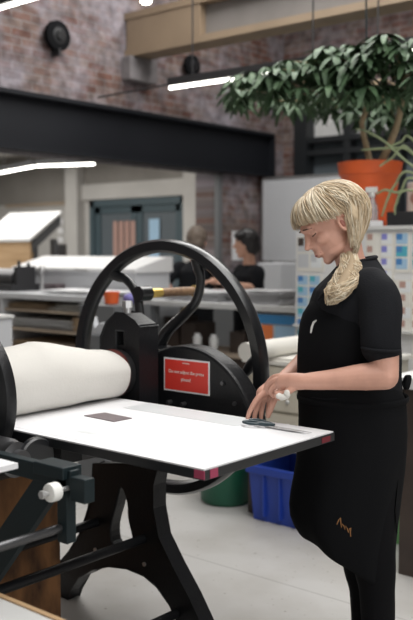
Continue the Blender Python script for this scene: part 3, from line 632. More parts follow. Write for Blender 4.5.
r = wthing('paper_bag', 'white bag with a dark red emblem behind the orange pot', 'bag', (q.x, 5.05, 1.52)); part('body', b, 'paper2', r, bevel=.01)
part('emblem', MB().lathe((q.x, 5.02, 1.70), [(.035, -.002), (.035, 0)], 20, 'y'), 'sr', r)

# ================================================================ middle print table, storage below, background
r = wthing('work_table', 'long print room table with pale top in the middle distance', 'table', (-4.0, 5.2, 0))
part('tabletop', MB().box(-4.78, -3.28, 4.90, 5.38, .955, .995), 'offw', r, bevel=.004)
for x in (-4.74, -3.38):
    for y in (4.94, 5.30): part('leg', MB().box(x, x+.06, y, y+.05, 0, .955), 'greym', r)
part('shelf', MB().box(-4.74, -3.32, 4.94, 5.36, .60, .625), 'shelf', r)
rnd = random.Random(5)
def paper_pile(x, y, z, w_, d_, lab, m='paper', n=5, cat='paper', name='paper_pile', rz=0, group=None):
    b = MB(); rr = random.Random(lab)
    for k in range(n):
        dx, dy = rr.uniform(-.03, .03), rr.uniform(-.03, .03); zz = z+.009*k
        N_ = 8; vs = []; 
        for i in range(N_+1):
            for j in (0, 1):
                vs.append((x-w_/2+w_*i/N_+dx, y-d_/2+d_*j+dy, zz+.012*abs(noise.noise(Vector((i*.7, j, k+x))))))
        nn = len(vs); vs += [(a, b_, c-.004 if c-.004 > z else z) for a, b_, c in vs]
        fs = [(i*2, i*2+2, i*2+3, i*2+1) for i in range(N_)]+[(nn+i*2, nn+i*2+1, nn+i*2+3, nn+i*2+2) for i in range(N_)]
        fs += [(i*2, nn+i*2, nn+i*2+2, i*2+2) for i in range(N_)]+[(i*2+1, i*2+3, nn+i*2+3, nn+i*2+1) for i in range(N_)]+[(0, 1, nn+1, nn), (2*N_, nn+2*N_, nn+2*N_+1, 2*N_+1)]
        b.add(vs, fs)
    return single(name, b, m, lab, cat, (x, y, z), 0, group)
paper_pile(-4.35, 5.15, .995, .55, .4, 'rumpled white paper on the middle table seen through the hand wheel', n=9)
paper_pile(-3.78, 5.2, .995, .45, .38, 'rumpled white paper on the middle table before the dark haired person', n=11)
for i in range(3):
    x0 = -4.66+i*.30
    r = wthing('drawer_unit', ('leftmost', 'middle', 'rightmost')[i]+' dark brown drawer stack under the middle table', 'drawers', (x0+.14, 5.2, 0), group='dark drawer units')
    part('body', MB().box(x0, x0+.28, 4.99, 5.34, 0, .60), 'dbrown', r)
    for k in range(6): d_ = part('drawer', MB().box(x0+.01, x0+.27, 4.975, 4.99, .02+k*.095, .105+k*.095), 'dbrown', r)
for x, lab in ((-4.30, 'left white tub on the shelf under the middle table'), (-4.14, 'right white tub on the shelf under the middle table')):
    r = wthing('white_tub', lab, 'tub', (x, 5.0, .625), group='white tubs'); part('body', MB().lathe((x, 5.0, .625), [(.03, 0), (.035, .1), (.03, .11)], 16), 'offw', r, smooth=True); part('lid', MB().lathe((x, 5.0, .735), [(.022, 0), (.022, .02)], 16), 'white', r, smooth=True)
for k, (x, lab) in enumerate(((-4.62, 'brown carton left on the shelf under the middle table'), (-4.44, 'brown carton beside the left white tub'), (-3.96, 'brown carton right of the white tubs'))):
    single('carton', MB().box(x-.07, x+.07, 5.05, 5.3, .625, .86-.04*k), 'dbrown', lab, 'box', (x, 5.15, .625), group='brown cartons')
# storage box with bright cards at the right end under the table
r = wthing('storage_box', 'clear storage box of bright cards under the right end of the table', 'box', (-3.50, 5.0, .625))
part('body', MB().box(-3.72, -3.34, 4.93, 5.30, .626, .94), 'lgrey', r); 
for (x0, x1, z0, z1, m) in ((-3.71, -3.35, .87, .935, 'bcard'), (-3.66, -3.55, .70, .86, 'orange'), (-3.60, -3.50, .63, .70, 'gcard'), (-3.53, -3.36, .66, .86, 'sb2')):
    part('card', MB().box(x0, x1, 4.922, 4.929, z0, z1), m, r)
single('grey_cabinet', MB().box(-4.78, -4.42, 4.25, 4.62, 0, .99), 'greym', 'dark grey metal cabinet seen left through the hand wheel', 'cabinet', (-4.6, 4.4, 0), bevel=.004)
single('flower_pot', MB().lathe((-4.72, 4.55, .99) if 0 else (-4.62, 4.42, .99), [(.035, 0), (.05, .005), (.06, .09), (.05, .09), (.04, .02)], 20), 'terra', 'small orange pot inside the upper left of the hand wheel', 'pot', (-4.62, 4.42, .99), smooth=True)
b = MB(); b.ell((-4.50, 4.5, 1.03), (.07, .05, .04), 8); single('cloth_bundle', b, 'purple', 'small purple cloth bundle beside the orange pot', 'cloth', (-4.5, 4.5, .99), smooth=True)
# silver vise
q = on(96, 347, 'y', 3.4); r = wthing('metal_stand', 'small bright metal bracket on a grey stand behind the felt blanket', 'bracket', (q.x, 3.4, 0))
part('stand', MB().box(q.x-.12, q.x+.10, 3.36, 3.6, 0, .90), 'greym', r)
part('bracket', MB().prism([(q.x-.09, .90), (q.x-.06, 1.0), (q.x-.03, 1.0), (q.x-.01, .94), (q.x+.03, .97), (q.x+.09, .97), (q.x+.09, .90)], 'y', 3.4, 3.44), 'lgrey', r, bevel=.004)

# long bench at left
r = wthing('work_bench', 'long bench with open shelves of paper at the left', 'bench', (-5.6, 4.8, 0))
BX0, BX1 = -7.1, -4.82
part('worktop', MB().box(BX0, BX1, 4.48, 5.5, .985, 1.03), 'lgrey', r, bevel=.004)
for z in (.90, .745, .59, .30): part('shelf', MB().box(BX0+.04, BX1-.04, 4.52, 5.4, z-.02, z), 'shelf', r)
for x in (BX0, -6.05, BX1-.04): part('side_panel', MB().box(x, x+.04, 4.5, 5.45, 0, .985), 'lgrey', r)
part('back_panel', MB().box(BX0, BX1, 5.44, 5.46, 0, .985), 'greym', r)
for (x, z, w_, m, lab) in ((-5.75, .90, .5, 'card', 'flat brown card sheets on the top shelf of the bench'), (-5.25, .90, .35, 'paper2', 'thin white sheets on the top shelf of the bench'),
                          (-5.6, .745, .75, 'white', 'loose pile of pale sheets on the middle shelf of the bench'), (-5.72, .59, .45, 'card', 'folded brown paper on the lower shelf of the bench'), (-5.25, .59, .35, 'shelf', 'brown boards on the lower shelf of the bench')):
    paper_pile(x, 4.80, z, w_, .5, lab, m, 9 if z == .745 else 6, 'paper', 'sheet_pile')
for k, (x, m, lab) in enumerate(((-5.18, 'card', 'small brown box on the middle shelf'), (-5.06, 'white', 'small white box on the middle shelf'))):
    single('small_box', MB().box(x-.05, x+.05, 4.58, 4.7, .745, .85-.04*k), m, lab, 'box', (x, 4.64, .745))
paper_pile(-5.2, 4.75, 1.03, .8, .35, 'rumpled white sheets on top of the long bench', 'paper', 4)
r = wthing('light_table', 'long white cabinet with sloping lid standing on the bench', 'cabinet', (-5.8, 5.1, 1.03))
part('body', MB().box(-6.35, -4.95, 5.0, 5.4, 1.03, 1.22), 'lgrey', r)
part('lid', MB().prism([(4.97, 1.20), (4.97, 1.225), (5.35, 1.325), (5.42, 1.325), (5.42, 1.20)], 'x', -6.5, -4.93), 'white', r)
part('handle', MB().box(-5.62, -5.46, 4.955, 4.97, 1.205, 1.222), 'steel', r)
single('table_knob', MB().lathe((-5.98, 4.9, 1.03), [(.02, 0), (.012, .02), (.012, .14), (.03, .16), (.035, .19), (.02, .215)], 18), 'steel', 'small round topped metal stand before the sloping white lid', 'stand', (-5.98, 4.9, 1.03), smooth=True)
b = MB(); 
for k in range(3): b.box(-5.98-.02*k, -5.80, 4.90, 5.0, 1.035+k*.02, 1.048+k*.02)
single('pamphlet_stack', b, 'plate', 'dark small pamphlets left of the pale bench sheets', 'pamphlets', (-5.9, 4.95, 1.03))
# small proofing press at left edge
r = wthing('proofing_press', 'small black table top proofing press at the left edge', 'press', (-6.2, 4.75, 1.03))
part('cylinder', MB().lathe((0, 4.75, 1.13), [(.03, -6.6), (.09, -6.58), (.09, -6.10), (.03, -6.08)], 28, 'x'), 'dsteel', r, smooth=True)
part('base', MB().box(-6.6, -6.02, 4.6, 4.9, 1.03, 1.09), 'dark', r)
part('side_frame', MB().box(-6.06, -6.02, 4.66, 4.86, 1.09, 1.24).cyl((-6.04, 4.70, 1.24), (-6.04, 4.70, 1.29), .015, 10).cyl((-6.04, 4.80, 1.24), (-6.04, 4.80, 1.27), .015, 10), 'dark', r)
part('side_frame', MB().box(-6.6, -6.56, 4.66, 4.86, 1.09, 1.24), 'dark', r)
# white cabinet at left edge
q = on(12, 315, 'z', 1.0); r = wthing('white_cabinet', 'white cabinet cut by the left edge behind the gear guard', 'cabinet', (q.x-.3, q.y+.2, 0))
part('body', MB().box(q.x-.7, q.x, q.y-.45, q.y, 0, .985), 'lgrey', r); part('worktop', MB().box(q.x-.71, q.x+.01, q.y-.46, q.y+.01, .985, 1.0), 'offw', r)
# tilted white board table in the back room
r = wthing('drawing_table', 'tall drawing table with a raised tilted white board in the back room', 'table', (-7.9, 6.0, 0))
part('board', MB().prism([(6.0, 1.47), (6.0, 1.50), (6.45, 1.81), (6.45, 1.78)], 'x', -8.45, -7.52), 'white', r)
part('front_panel', MB().box(-8.45, -7.54, 6.02, 6.06, 1.0, 1.47), 'ply', r)
part('side_panel', MB().prism([(6.04, 1.36), (6.04, 1.46), (6.44, 1.76), (6.44, 1.66)], 'x', -7.56, -7.53), 'greym', r)
for x in (-8.42, -7.62):
    for y in (6.08, 6.36): part('leg', MB().box(x, x+.06, y, y+.06, 0, 1.5), 'greym', r)
r = wthing('monitor', 'small black screen standing below the notice sheets', 'screen', (-8.5, 7.2, 0)); q = on(59, 250, 'y', 7.2)
part('screen', MB().box(q.x-.09, q.x+.11, 7.2, 7.23, q.z-.09, q.z+.07), 'dark', r); part('desk', MB().box(q.x-.6, q.x+1.2, 7.1, 7.7, q.z-.16, q.z-.13), 'ply', r)
for x in (q.x-.55, q.x+1.1): part('leg', MB().box(x, x+.05, 7.15, 7.2, 0, q.z-.16), 'greym', r)
part('stand', MB().box(q.x-.02, q.x+.04, 7.2, 7.24, q.z-.13, q.z-.08), 'dark', r)
for i in range(2):
    for j in range(3):
        q = on(60+9*i, 222+9*j, 'y', 9.08)
        single('notice_sheet', MB().box(q.x-.06, q.x+.06, 9.085, 9.095, q.z-.04, q.z+.05), 'paper', '%s sheet in the %s column of notices on the back wall' % (('top', 'middle', 'bottom')[j], ('left', 'right')[i]), 'paper', (q.x, 9.09, q.z), group='notice sheets')
# white board and dark cabinets by the far wall
r = wthing('whiteboard', 'large grey white board standing behind the woman\'s head', 'board', (-5.2, 7.8, 1.15))
a_ = on(263, 179, 'y', 7.8); c_ = on(345, 262, 'y', 7.8)
part('panel', MB().box(a_.x, c_.x, 7.8, 7.83, c_.z, a_.z), 'lgrey', r); 
b = MB(); b.box(a_.x-.01, a_.x+.01, 7.79, 7.84, c_.z, a_.z); b.box(a_.x-.01, c_.x, 7.79, 7.84, a_.z-.01, a_.z+.01); b.box(a_.x-.01, c_.x, 7.79, 7.84, c_.z-.02, c_.z+.01); part('frame', b, 'steel', r)
for x in (a_.x+.1, c_.x-.1): part('leg', MB().box(x, x+.05, 7.78, 7.85, 0, c_.z), 'greym', r)
r = wthing('dark_cabinet', 'black low cabinet below the grey white board', 'cabinet', (-4.6, 7.2, 0)); part('body', MB().box(-5.4, -3.6, 6.9, 7.6, 0, 1.12), 'dark', r, bevel=.005); part('worktop', MB().box(-5.42, -3.58, 6.88, 7.62, 1.12, 1.15), 'greym', r)
q = on(271, 276, 'y', 6.6); single('grey_box', MB().box(q.x-.12, q.x+.14, 6.55, 6.85, 0, q.z+.12), 'lgrey', 'pale grey bin unit right of the dark haired person', 'bin', (q.x, 6.6, 0), bevel=.01)
r = wthing('low_sofa', 'dark blue grey padded bench behind the two standing persons', 'bench', (-5.0, 6.4, 0)); part('seat', MB().box(-5.7, -4.98, 6.35, 6.7, .3, .95), 'greym', r, bevel=.02); part('base', MB().box(-5.65, -5.02, 6.4, 6.68, 0, .3), 'dark', r)
q = on(240, 243, 'x', WX+.01); single('wall_notice', MB().box(WX, WX+.01, q.y-.13, q.y+.10, 1.27, 1.58), 'paper', 'white sheet on the brick pier behind the dark haired person', 'paper', (WX, q.y, 1.3))

# ================================================================ PEOPLE
def frame_pt(px, py, D, root):     # photo ray at distance D -> point local to the person's root (x right, y away, z up)
    r_ = ray(px, py); X = (px-206.5)/880; Yv = math.cos(PITCH)+((310-py)/880)*math.sin(PITCH); t = D/Yv
    return Vector((X*t-root[0], D-root[1], CH+r_.z*t))
def person(label, X, D, name='person'):
    loc = (X*math.cos(YAW)-D*math.sin(YAW), X*math.sin(YAW)+D*math.cos(YAW), 0)
    return thing(name, label, 'person', loc, YAW)
def loft(mb, rings, n=28):     # rings: (cx, cy, z, rx, ry[, tiltx])
    vs = []
    for r_ in rings:
        cx, cy, z, rx, ry = r_[:5]; tx = r_[5] if len(r_) > 5 else 0
        for k in range(n):
            a = 2*PI*k/n; x = rx*math.cos(a); vs.append((cx+x, cy+ry*math.sin(a), z+tx*x))
    m = len(rings); mb.add(vs, [(i*n+k, i*n+(k+1) % n, (i+1)*n+(k+1) % n, (i+1)*n+k) for i in range(m-1) for k in range(n)]+[tuple(range(n))[::-1], tuple(range((m-1)*n, m*n))])
    return mb
# ---- main woman
RX, RD = (356-206.5)/880*2.80, 2.80
W = person('woman with blonde side ponytail in black shirt and apron leaning over the press bed', RX, RD)
F = lambda px, py, D=2.80: frame_pt(px, py, D, (RX, RD))
f = Vector((-.80, -.20, -.57)).normalized(); s = Vector((0, -1, 0)); s = (s-f*s.dot(f)).normalized(); u = s.cross(f) if s.cross(f).z > 0 else f.cross(s)
HR = Matrix((f, s, u)).transposed()      # head axes: x forward, y near side, z up
HC = F(329, 221)
H = lambda a, b_, c: HC+HR @ Vector((a, b_, c))
bd = MB()
# head
bd.ell(H(-.012, 0, .012), (.094, .074, .088), 18, HR)
bd.ell(H(.028, 0, -.035), (.060, .058, .075), 16, HR)
bd.ell(H(.050, 0, -.060), (.036, .040, .040), 14, HR)
bd.ell(H(.074, 0, -.098), (.017, .020, .015), 12, HR)           # chin
bd.ell(H(.034, 0, -.082), (.050, .050, .028), 12, HR); bd.ell(H(.058, 0, -.088), (.028, .034, .022), 12, HR)           # jaw
for q_ in (-1, 1): bd.ell(H(.055, q_*.034, -.030), (.030, .024, .024), 12, HR)   # cheeks
bd.ell(H(.072, 0, .022), (.022, .048, .018), 12, HR)            # brow
bd.limb([H(.084, 0, .008), H(.097, 0, -.014), H(.109, 0, -.029)], [.009, .0092, .0102], 12); bd.ell(H(.086, 0, -.040), (.012, .026, .030), 12, HR)   # nose
for q_ in (-1, 1): bd.ell(H(.098, q_*.010, -.034), (.010, .007, .006), 8, HR)
bd.ell(H(.090, 0, -.066), (.012, .022, .013), 10, HR)           # mouth mound
bd.ell(H(.093, 0, -.059), (.009, .019, .0055), 8, HR); bd.ell(H(.090, 0, -.071), (.010, .017, .006), 8, HR)
for q_ in (-1, 1):
    bd.ell(H(-.010, q_*.072, -.026), (.012, .006, .020), 10, HR); bd.ell(H(-.003, q_*.072, -.044), (.007, .006, .009), 8, HR)
    bd.tube([H(-.010+.017*math.cos(a_), q_*.080, -.026+.027*math.sin(a_)) for a_ in [x_*.35-1.1 for x_ in range(-3, 12)][3:]], .0042, 8)
    bd.ell(H(.074, q_*.029, .001), (.010, .014, .009), 10, HR)    # closed lids
# neck + torso core
bd.limb([H(-.030, 0, -.04), F(350, 260), F(360, 285)], [.048, .047, .06], 20)
loft(bd, [(F(355, 400).x, 0, .88, .10, .14), (F(353, 360).x, 0, 1.0, .10, .135), (F(355, 320).x, 0, 1.14, .105, .15), (F(362, 285).x, 0, 1.26, .08, .12), (F(362, 272).x, 0, 1.30, .05, .06)])
# arms
nsh = F(378, 290, 2.645); nel = F(385, 376, 2.57); nwr = F(305, 381.5, 2.61)
bd.limb([nsh+Vector((0, .03, -.03)), (nsh+nel)/2+Vector((.006, 0, 0)), nel], [.044, .044, .040], 18)
bd.limb([nel, nel.lerp(nwr, .25)+Vector((0, 0, .002)), nel.lerp(nwr, .65), nwr], [.041, .041, .031, .0245], 18)
fsh = F(352, 292, 2.95); fel = F(316, 352, 2.96); fwr = F(279, 384, 2.80)
bd.limb([fsh, (fsh+fel)/2, fel], [.05, .044, .038], 18)
bd.limb([fel, fel.lerp(fwr, .3), fel.lerp(fwr, .7), fwr], [.038, .036, .028, .024], 18)
# right (far) hand: palm slopes down, fingers reach the scissors
def finger(pts, rs): bd.limb([F(*p_) for p_ in pts], rs, 12)
bd.limb([F(281, 383, 2.80), F(272, 388, 2.785), F(264, 394, 2.765)], [.024, .027, .026], 16)
finger([(270, 390, 2.745), (259, 397, 2.73), (251, 409, 2.73), (247.5, 418, 2.735)], [.0110, .0098, .0086, .0074])
finger([(268, 392, 2.76), (261, 398, 2.75), (256, 411, 2.75), (254, 420, 2.75)], [.0115, .0100, .0088, .0074])
finger([(268, 393, 2.785), (264, 400, 2.775), (261.5, 411, 2.77), (261, 418, 2.765)], [.0110, .0096, .0084, .0072])
finger([(270, 393, 2.80), (269, 401, 2.80), (268, 410, 2.79), (268, 416, 2.785)], [.0100, .0086, .0078, .0068])
finger([(277, 390, 2.75), (275, 398, 2.715), (271, 408, 2.70), (268, 416, 2.705)], [.0125, .0110, .0100, .0085])
# left (near) hand: closes over the other wrist, holding a tissue
bd.limb([nwr, F(294, 381.5, 2.63), F(284, 382, 2.66)], [.0245, .027, .026], 16)
finger([(286, 377, 2.68), (275, 377, 2.71), (268, 383, 2.735), (265, 390, 2.74)], [.0110, .0098, .0088, .0075])
finger([(285, 380, 2.665), (274, 381, 2.69), (268, 387, 2.705), (268, 393, 2.71)], [.0112, .0100, .0088, .0075])
finger([(285, 384, 2.655), (276, 386, 2.67), (271, 391, 2.68), (273, 396, 2.685)], [.0110, .0096, .0086, .0074])
finger([(287, 388, 2.645), (280, 391, 2.65), (276, 395, 2.66), (279, 399, 2.665)], [.0100, .0088, .0078, .0068])
finger([(296, 385, 2.62), (289, 391, 2.615), (283, 394, 2.625), (277, 394, 2.635)], [.0125, .0112, .0100, .0085])
remesh(bd, 'body', 'skin', W, .0032, 5)
# face details
b = MB()
for q_ in (-1, 1):
    pts = [H(.083-abs(t)**2*.011, q_*(.029+t*.014), -.0045-.003*(1-t*t)) for t in (-1, -.5, 0, .5, 1)]
    b.tube(pts, .0016, 6)
b.v and b.build('eyelashes', 'lash' and M['lash'], W)
b = MB()
for q_ in (-1, 1): b.tube([H(.094-.004*abs(t)**2-.012*max(t, 0), q_*(.026+t*.016), .021+.003*(1-t*t)-.003*t) for t in (-1, -.4, .2, .8, 1.2)], [.0015, .0025, .0025, .002, .001], 6)
b.build('eyebrows', M['lash'], W)
b = MB(); b.tube([H(.101-.007*t*t*2, t*.020, -.0655+.001*t*t) for t in (-1, -.5, 0, .5, 1)], [.002, .0038, .004, .0038, .002], 8)
b.build('lips', M['lip'], W, smooth=True)
for q_ in (-1, 1):
    e_ = MB(); e_.ell(H(-.006, q_*.0775, -.026), (.0065, .0025, .012), 8, HR); e_.build('ear_shade', mat('shaded ear skin', (.32, .12, .09), .6), W, smooth=True)  # raised dark ellipsoid: the shade of the ear recess is in its colour
# hair
rnd = random.Random(7)
hb = MB(); hs = MB(); hs2 = MB()
HU = Vector((-.16, 0, .987)).normalized()      # crown axis in head axes (leans back)
def hair_pt(phi, th, k=1.0, wv=0):
    # phi around crown: 0 = forward; th polar angle from crown
    lx = Vector((HU.z, 0, -HU.x)); ly = Vector((0, 1, 0))
    d_ = HU*math.cos(th)+(lx*math.cos(phi)+ly*math.sin(phi))*math.sin(th)
    ex, ey, ez = .121 if d_.x > 0 else .132, .100, .107
    R0 = 1/math.sqrt((d_.x/ex)**2+(d_.y/ey)**2+(d_.z/ez)**2)
    c_ = Vector((-.010, 0, .004)); return H(*(c_+d_*R0*k+Vector((0, wv, 0))))
def thmax(phi):
    c_ = math.cos(phi)
    if c_ > .55: return 1.36+.45*(1-c_)       # fringe
    if c_ > -.30: return 1.56+.10*(.55-c_)     # above the ear
    return 1.65+.80*min(1, (-.30-c_)/.35)
n = 64; m = 16; vs = []
for i in range(m+1):
    for k in range(n):
        ph = 2*PI*k/n; th = thmax(ph if ph < PI else 2*PI-ph)*i/m
        kk = .93+.03*noise.noise(Vector((math.cos(ph)*3, math.sin(ph)*3, i*.3)))
        if i == m: kk = .84
        vs.append(hair_pt(ph, th, kk))
for i in range(m+1):
    for k in range(n):
        ph = 2*PI*k/n; th = thmax(ph if ph < PI else 2*PI-ph)*i/m*.99
        vs.append(hair_pt(ph, th, .80))
T = (m+1)*n
fs = [(i*n+k, (i+1)*n+k, (i+1)*n+(k+1) % n, i*n+(k+1) % n) for i in range(m) for k in range(n)]+[(T+i*n+k, T+i*n+(k+1) % n, T+(i+1)*n+(k+1) % n, T+(i+1)*n+k) for i in range(m) for k in range(n)]+[(m*n+k, T+m*n+k, T+m*n+(k+1) % n, m*n+(k+1) % n) for k in range(n)]
hb.add(vs, fs); HO = hb.build('hair', M['hair'], W, smooth='full')
tie = F(350, 263, 2.735)
for _ in range(1150):
    ph = rnd.uniform(-PI, PI); tm = thmax(abs(ph))*rnd.uniform(.78, 1.08); t0 = rnd.uniform(.02, .5)
    wa = rnd.uniform(.03, .13); wf = rnd.uniform(4, 9); wp_ = rnd.uniform(0, 6); k0 = rnd.uniform(.93, 1.05); pts = []
    for i in range(12):
        t = i/11; th = t0+(tm-t0)*t
        kk = k0+.035*math.sin(wf*t+wp_)*t-.05*max(0, t-.8)*5*(1 if math.cos(ph) < .4 else .4)
        sg = 1 if ph > 0 else -1; swp = .25*t if math.cos(ph) > .3 else (.75*t*max(0, 1-abs(abs(ph)-1.7)/1.1)); p_ = hair_pt(ph+wa*math.sin(wf*t+wp_)+sg*swp, min(th, thmax(min(PI, abs(ph)+swp))*1.04), kk)
        if math.cos(abs(ph)+swp) < -.35 and t > .78: p_ = p_.lerp(tie+Vector((rnd.uniform(-.004, .016), rnd.uniform(-.01, .01), rnd.uniform(-.01, .01))), (t-.78)*4.5*.7)
        pts.append(p_)
    (hs if rnd.random() < .5 else hs2).tube(pts, [.0008]+[rnd.uniform(.0010, .0022)]*9+[.0012, .0005], 5, False)
# fringe locks falling over the brow
for _ in range(260):
    ph = rnd.uniform(-1.25, 1.25); pts = []; k0 = rnd.uniform(.97, 1.06); sw = rnd.uniform(.1, .7); rb = rnd.uniform(.9, 1.07)
    for i in range(9):
        t = i/8; th = .5+(thmax(abs(ph))*rb-.5)*t
        pts.append(hair_pt(ph+sw*t*(1 if ph > 0 else -1)*.6, th, k0+.05*math.sin(PI*t)))
    (hs2 if rnd.random() < .6 else hs).tube(pts, [.0008, .0014, .0018, .002, .002, .002, .0018, .0013, .0005], 5, False)
# side ponytail
pt = [F(349, 255, 2.74), F(351, 266, 2.70), F(346, 279, 2.66), F(338, 291, 2.63), F(331, 303, 2.62)]
pm = MB(); pm.limb(pt, [.013, .016, .021, .018, .006], 14)
PO = pm.build('ponytail', mat('shaded inner hair', (.36, .27, .17), .7), W, smooth='full')  # core coloured darker, painting the shade in the gaps between strands
for _ in range(380):
    a = rnd.uniform(0, 6.28); rr = rnd.uniform(.65, 1.3); fr = rnd.uniform(9, 16); ph = rnd.uniform(0, 6); pts = []; L_ = rnd.uniform(.75, 1.06); rr *= 1 if rnd.random() < .6 else .8
    for i in range(18):
        t = i/17*L_; x_ = min(t*4, 3.999); j = int(x_); c_ = pt[j].lerp(pt[j+1], x_-j); r_ = [.020, .027, .034, .032, .016][j]*(1-(x_-j))+[.020, .027, .034, .032, .016][j+1]*(x_-j)
        aa = a+.75*math.sin(fr*t+ph); pts.append(c_+Vector((math.cos(aa), math.sin(aa)*.9, .25*math.sin(aa)))*r_*rr+Vector((0, 0, .004*math.sin(fr*1.7*t+ph))))
    (hs if rnd.random() < .5 else hs2).tube(pts, [.0015]*15+[.0013, .001, .0005], 5, False)
hs.build('hair_strands', M['hair'], HO, smooth='full'); hs2.build('hair_strands', M['hair2'], HO, smooth='full')
MB().tube([tie+Vector((.024*math.cos(a*.5236), .024*math.sin(a*.5236), .003*math.sin(a))) for a in range(13)], .007, 8, False).build('hair_tie', M['dark'], HO, smooth=True)
# shirt
def fold(sc, amp): return lambda c: amp*(noise.noise(Vector((c.x*sc, c.y*sc, c.z*sc*.45)))+.5*noise.noise(Vector((c.x*sc*2.2, c.y*sc*2.2, c.z*sc))))
def ring(y, l, r_, ry, D=2.80, tx=0, dy=0): a, c_ = F(l, y, D), F(r_, y, D); return ((a.x+c_.x)/2, dy, (a.z+c_.z)/2, (c_.x-a.x)/2, ry, tx)
tb = MB()
loft(tb, [ring(405, 305, 402, .150), ring(380, 306, 401, .148), ring(350, 305, 401, .152), ring(325, 306, 400, .160), ring(305, 309, 397, .168), ring(290, 314, 393, .165), ring(278, 325, 388, .135), ring(270, 332, 384, .10), ring(260, 338, 376, .060, tx=.22)])
tb.limb([F(371, 288, 2.68), F(380, 302, 2.635), F(381.5, 325, 2.605), F(381, 346, 2.59)], [.064, .066, .064, .061], 20)
tb.limb([F(345, 288, 2.93), F(337, 305, 2.97), F(328, 322, 2.975)], [.062, .058, .052], 20)
sh_ = remesh(tb, 'shirt', 'shirt', W, .0065, 6, fold(11, .006))
b = MB(); ce = F(381, 349, 2.585)
b.tube([ce+Vector((.0555*math.cos(a*PI/16), .0555*math.sin(a*PI/16), -.003*math.cos(a*PI/16))) for a in range(33)], .005, 8, False); b.build('sleeve_hem', M['shirt'], sh_, smooth=True)
nc = F(357, 261); b = MB(); b.tube([nc+Vector((.060*math.cos(a*PI/16), .062*math.sin(a*PI/16), .013*math.cos(a*PI/16))) for a in range(33)], .006, 8, False); b.build('collar', M['shirt'], sh_, smooth=True)
# leggings: hips and two tapering legs
lb = MB(); loft(lb, [ring(398, 306, 402, .15), ring(440, 306, 404, .165), ring(480, 318, 398, .165), ring(505, 330, 392, .15)])
lb.limb([F(368, 490, 2.73), F(374, 560, 2.72), F(377, 590, 2.72), F(378, 640, 2.73), F(378, 706, 2.74)], [.088, .068, .056, .054, .036], 20)
lb.limb([F(362, 490, 2.88), F(362, 560, 2.89), F(366, 590, 2.89), F(368, 640, 2.90), F(366, 690, 2.92)], [.088, .068, .056, .054, .036], 20)
remesh(lb, 'leggings', 'legging', W, .008, 5, fold(9, .003))
for q_ in (F(378, 706, 2.74), F(366, 690, 2.92)):
    b = MB(); b.ell((q_.x-.07, q_.y, .045), (.13, .045, .045), 12); b.ell((q_.x+.0, q_.y, .06), (.05, .04, .06), 12)
    for i, v in enumerate(b.v): b.v[i] = (v[0], v[1], max(v[2], .0))
    b.build('shoe', M['dark'], W, smooth='full')
# apron: bib and wrapped skirt (open at the back), hem swinging lower on the near side
def apron_shell():
    rows = [(296, 316, 372, .100), (312, 300.5, 401, .178), (335, 298, 404, .172), (360, 297, 405, .168), (393, 298.5, 405, .164), (400, 299, 405.5, .163), (430, 299, 407, .172), (465, 296, 404, .178), (500, 290, 398, .178), (530, 287, 393, .170), (585, 300, 392, .150)]
    n = 60; vs = []
    for ri, (y, l, r_, ry) in enumerate(rows):
        g = ring(y, l, r_, ry); wrap = .45 if y < 320 else (.62 if y < 390 else .93)
        for k in range(n+1):
            t = (k/n*2-1)*wrap*PI; x = -math.cos(t); yy = -math.sin(t)
            z = g[2]
            if ri >= 8:      # hem: higher in front, lower toward the near side
                hem = .465-.145*max(0, min(1, (x+1)*.62))**1.15
                hem = hem if yy < 0 else .465-.09*(x+1)*.5
                z = hem+(g[2]-F(350, 585).z)*1.0 if ri < 10 else hem
                z = max(z, hem) if ri < 10 else hem
                z = min(z, F(350, 465).z-.02*(ri-7)) if ri < 10 else z
                if ri == 8: z = F(350, 465).z*.62+hem*.38
                if ri == 9: z = F(350, 465).z*.28+hem*.72
            fo = .006*noise.noise(Vector((t*2.2, ri*.35, 0)))+(.006*math.sin(t*7)*max(0, ri-6)/4)
            vs.append((g[0]+(g[3]+fo)*x, (g[4]+fo)*yy, z))
    mb = MB(); w_ = n+1; mb.add(vs, [(i*w_+k, i*w_+k+1, (i+1)*w_+k+1, (i+1)*w_+k) for i in range(len(rows)-1) for k in range(n)])
    return mb
ap = apron_shell().build('apron', M['apron'], W, smooth='full')
q_ = ap.modifiers.new('thick', 'SOLIDIFY'); q_.thickness = .003; q_.offset = 1
q_ = ap.modifiers.new('sub', 'SUBSURF'); q_.levels = 1; q_.render_levels = 1
wb = ring(397, 298, 407, .163)
MB().tube([Vector((wb[0]-(wb[3]+.001)*math.cos(t*PI/20), -(wb[4]+.001)*math.sin(t*PI/20), wb[2])) for t in range(-20, 21)], .003, 8, False, 3, (0, 0, 1)).build('waist_tie', M['apron'], ap, smooth=True)
k0 = F(404, 383, 2.78)
b = MB(); b.limb([k0, k0+Vector((.012, -.01, .02)), k0+Vector((.004, -.02, -.012)), k0], [.008, .010, .009, .007], 8); b.limb([k0, k0+Vector((.014, .02, .015)), k0+Vector((.012, .03, -.02))], [.008, .009, .006], 8)
b.build('bow', M['apron'], ap, smooth=True)
b = MB(); b.tube([k0, F(403, 430, 2.72), F(398, 480, 2.70), F(395, 510, 2.69), F(397, 533, 2.69)], [.004, .004, .005, .006, .006], 6, True, .3); b.build('apron_string', M['apron'], ap, smooth=True)
b = MB(); b.tube([F(318, 300, 2.68), F(330, 284, 2.69), F(345, 271, 2.71), F(362, 266, 2.76), F(366, 265, 2.82)], .008, 8, True, .4); b.build('neck_strap', M['apron'], ap, smooth=True)
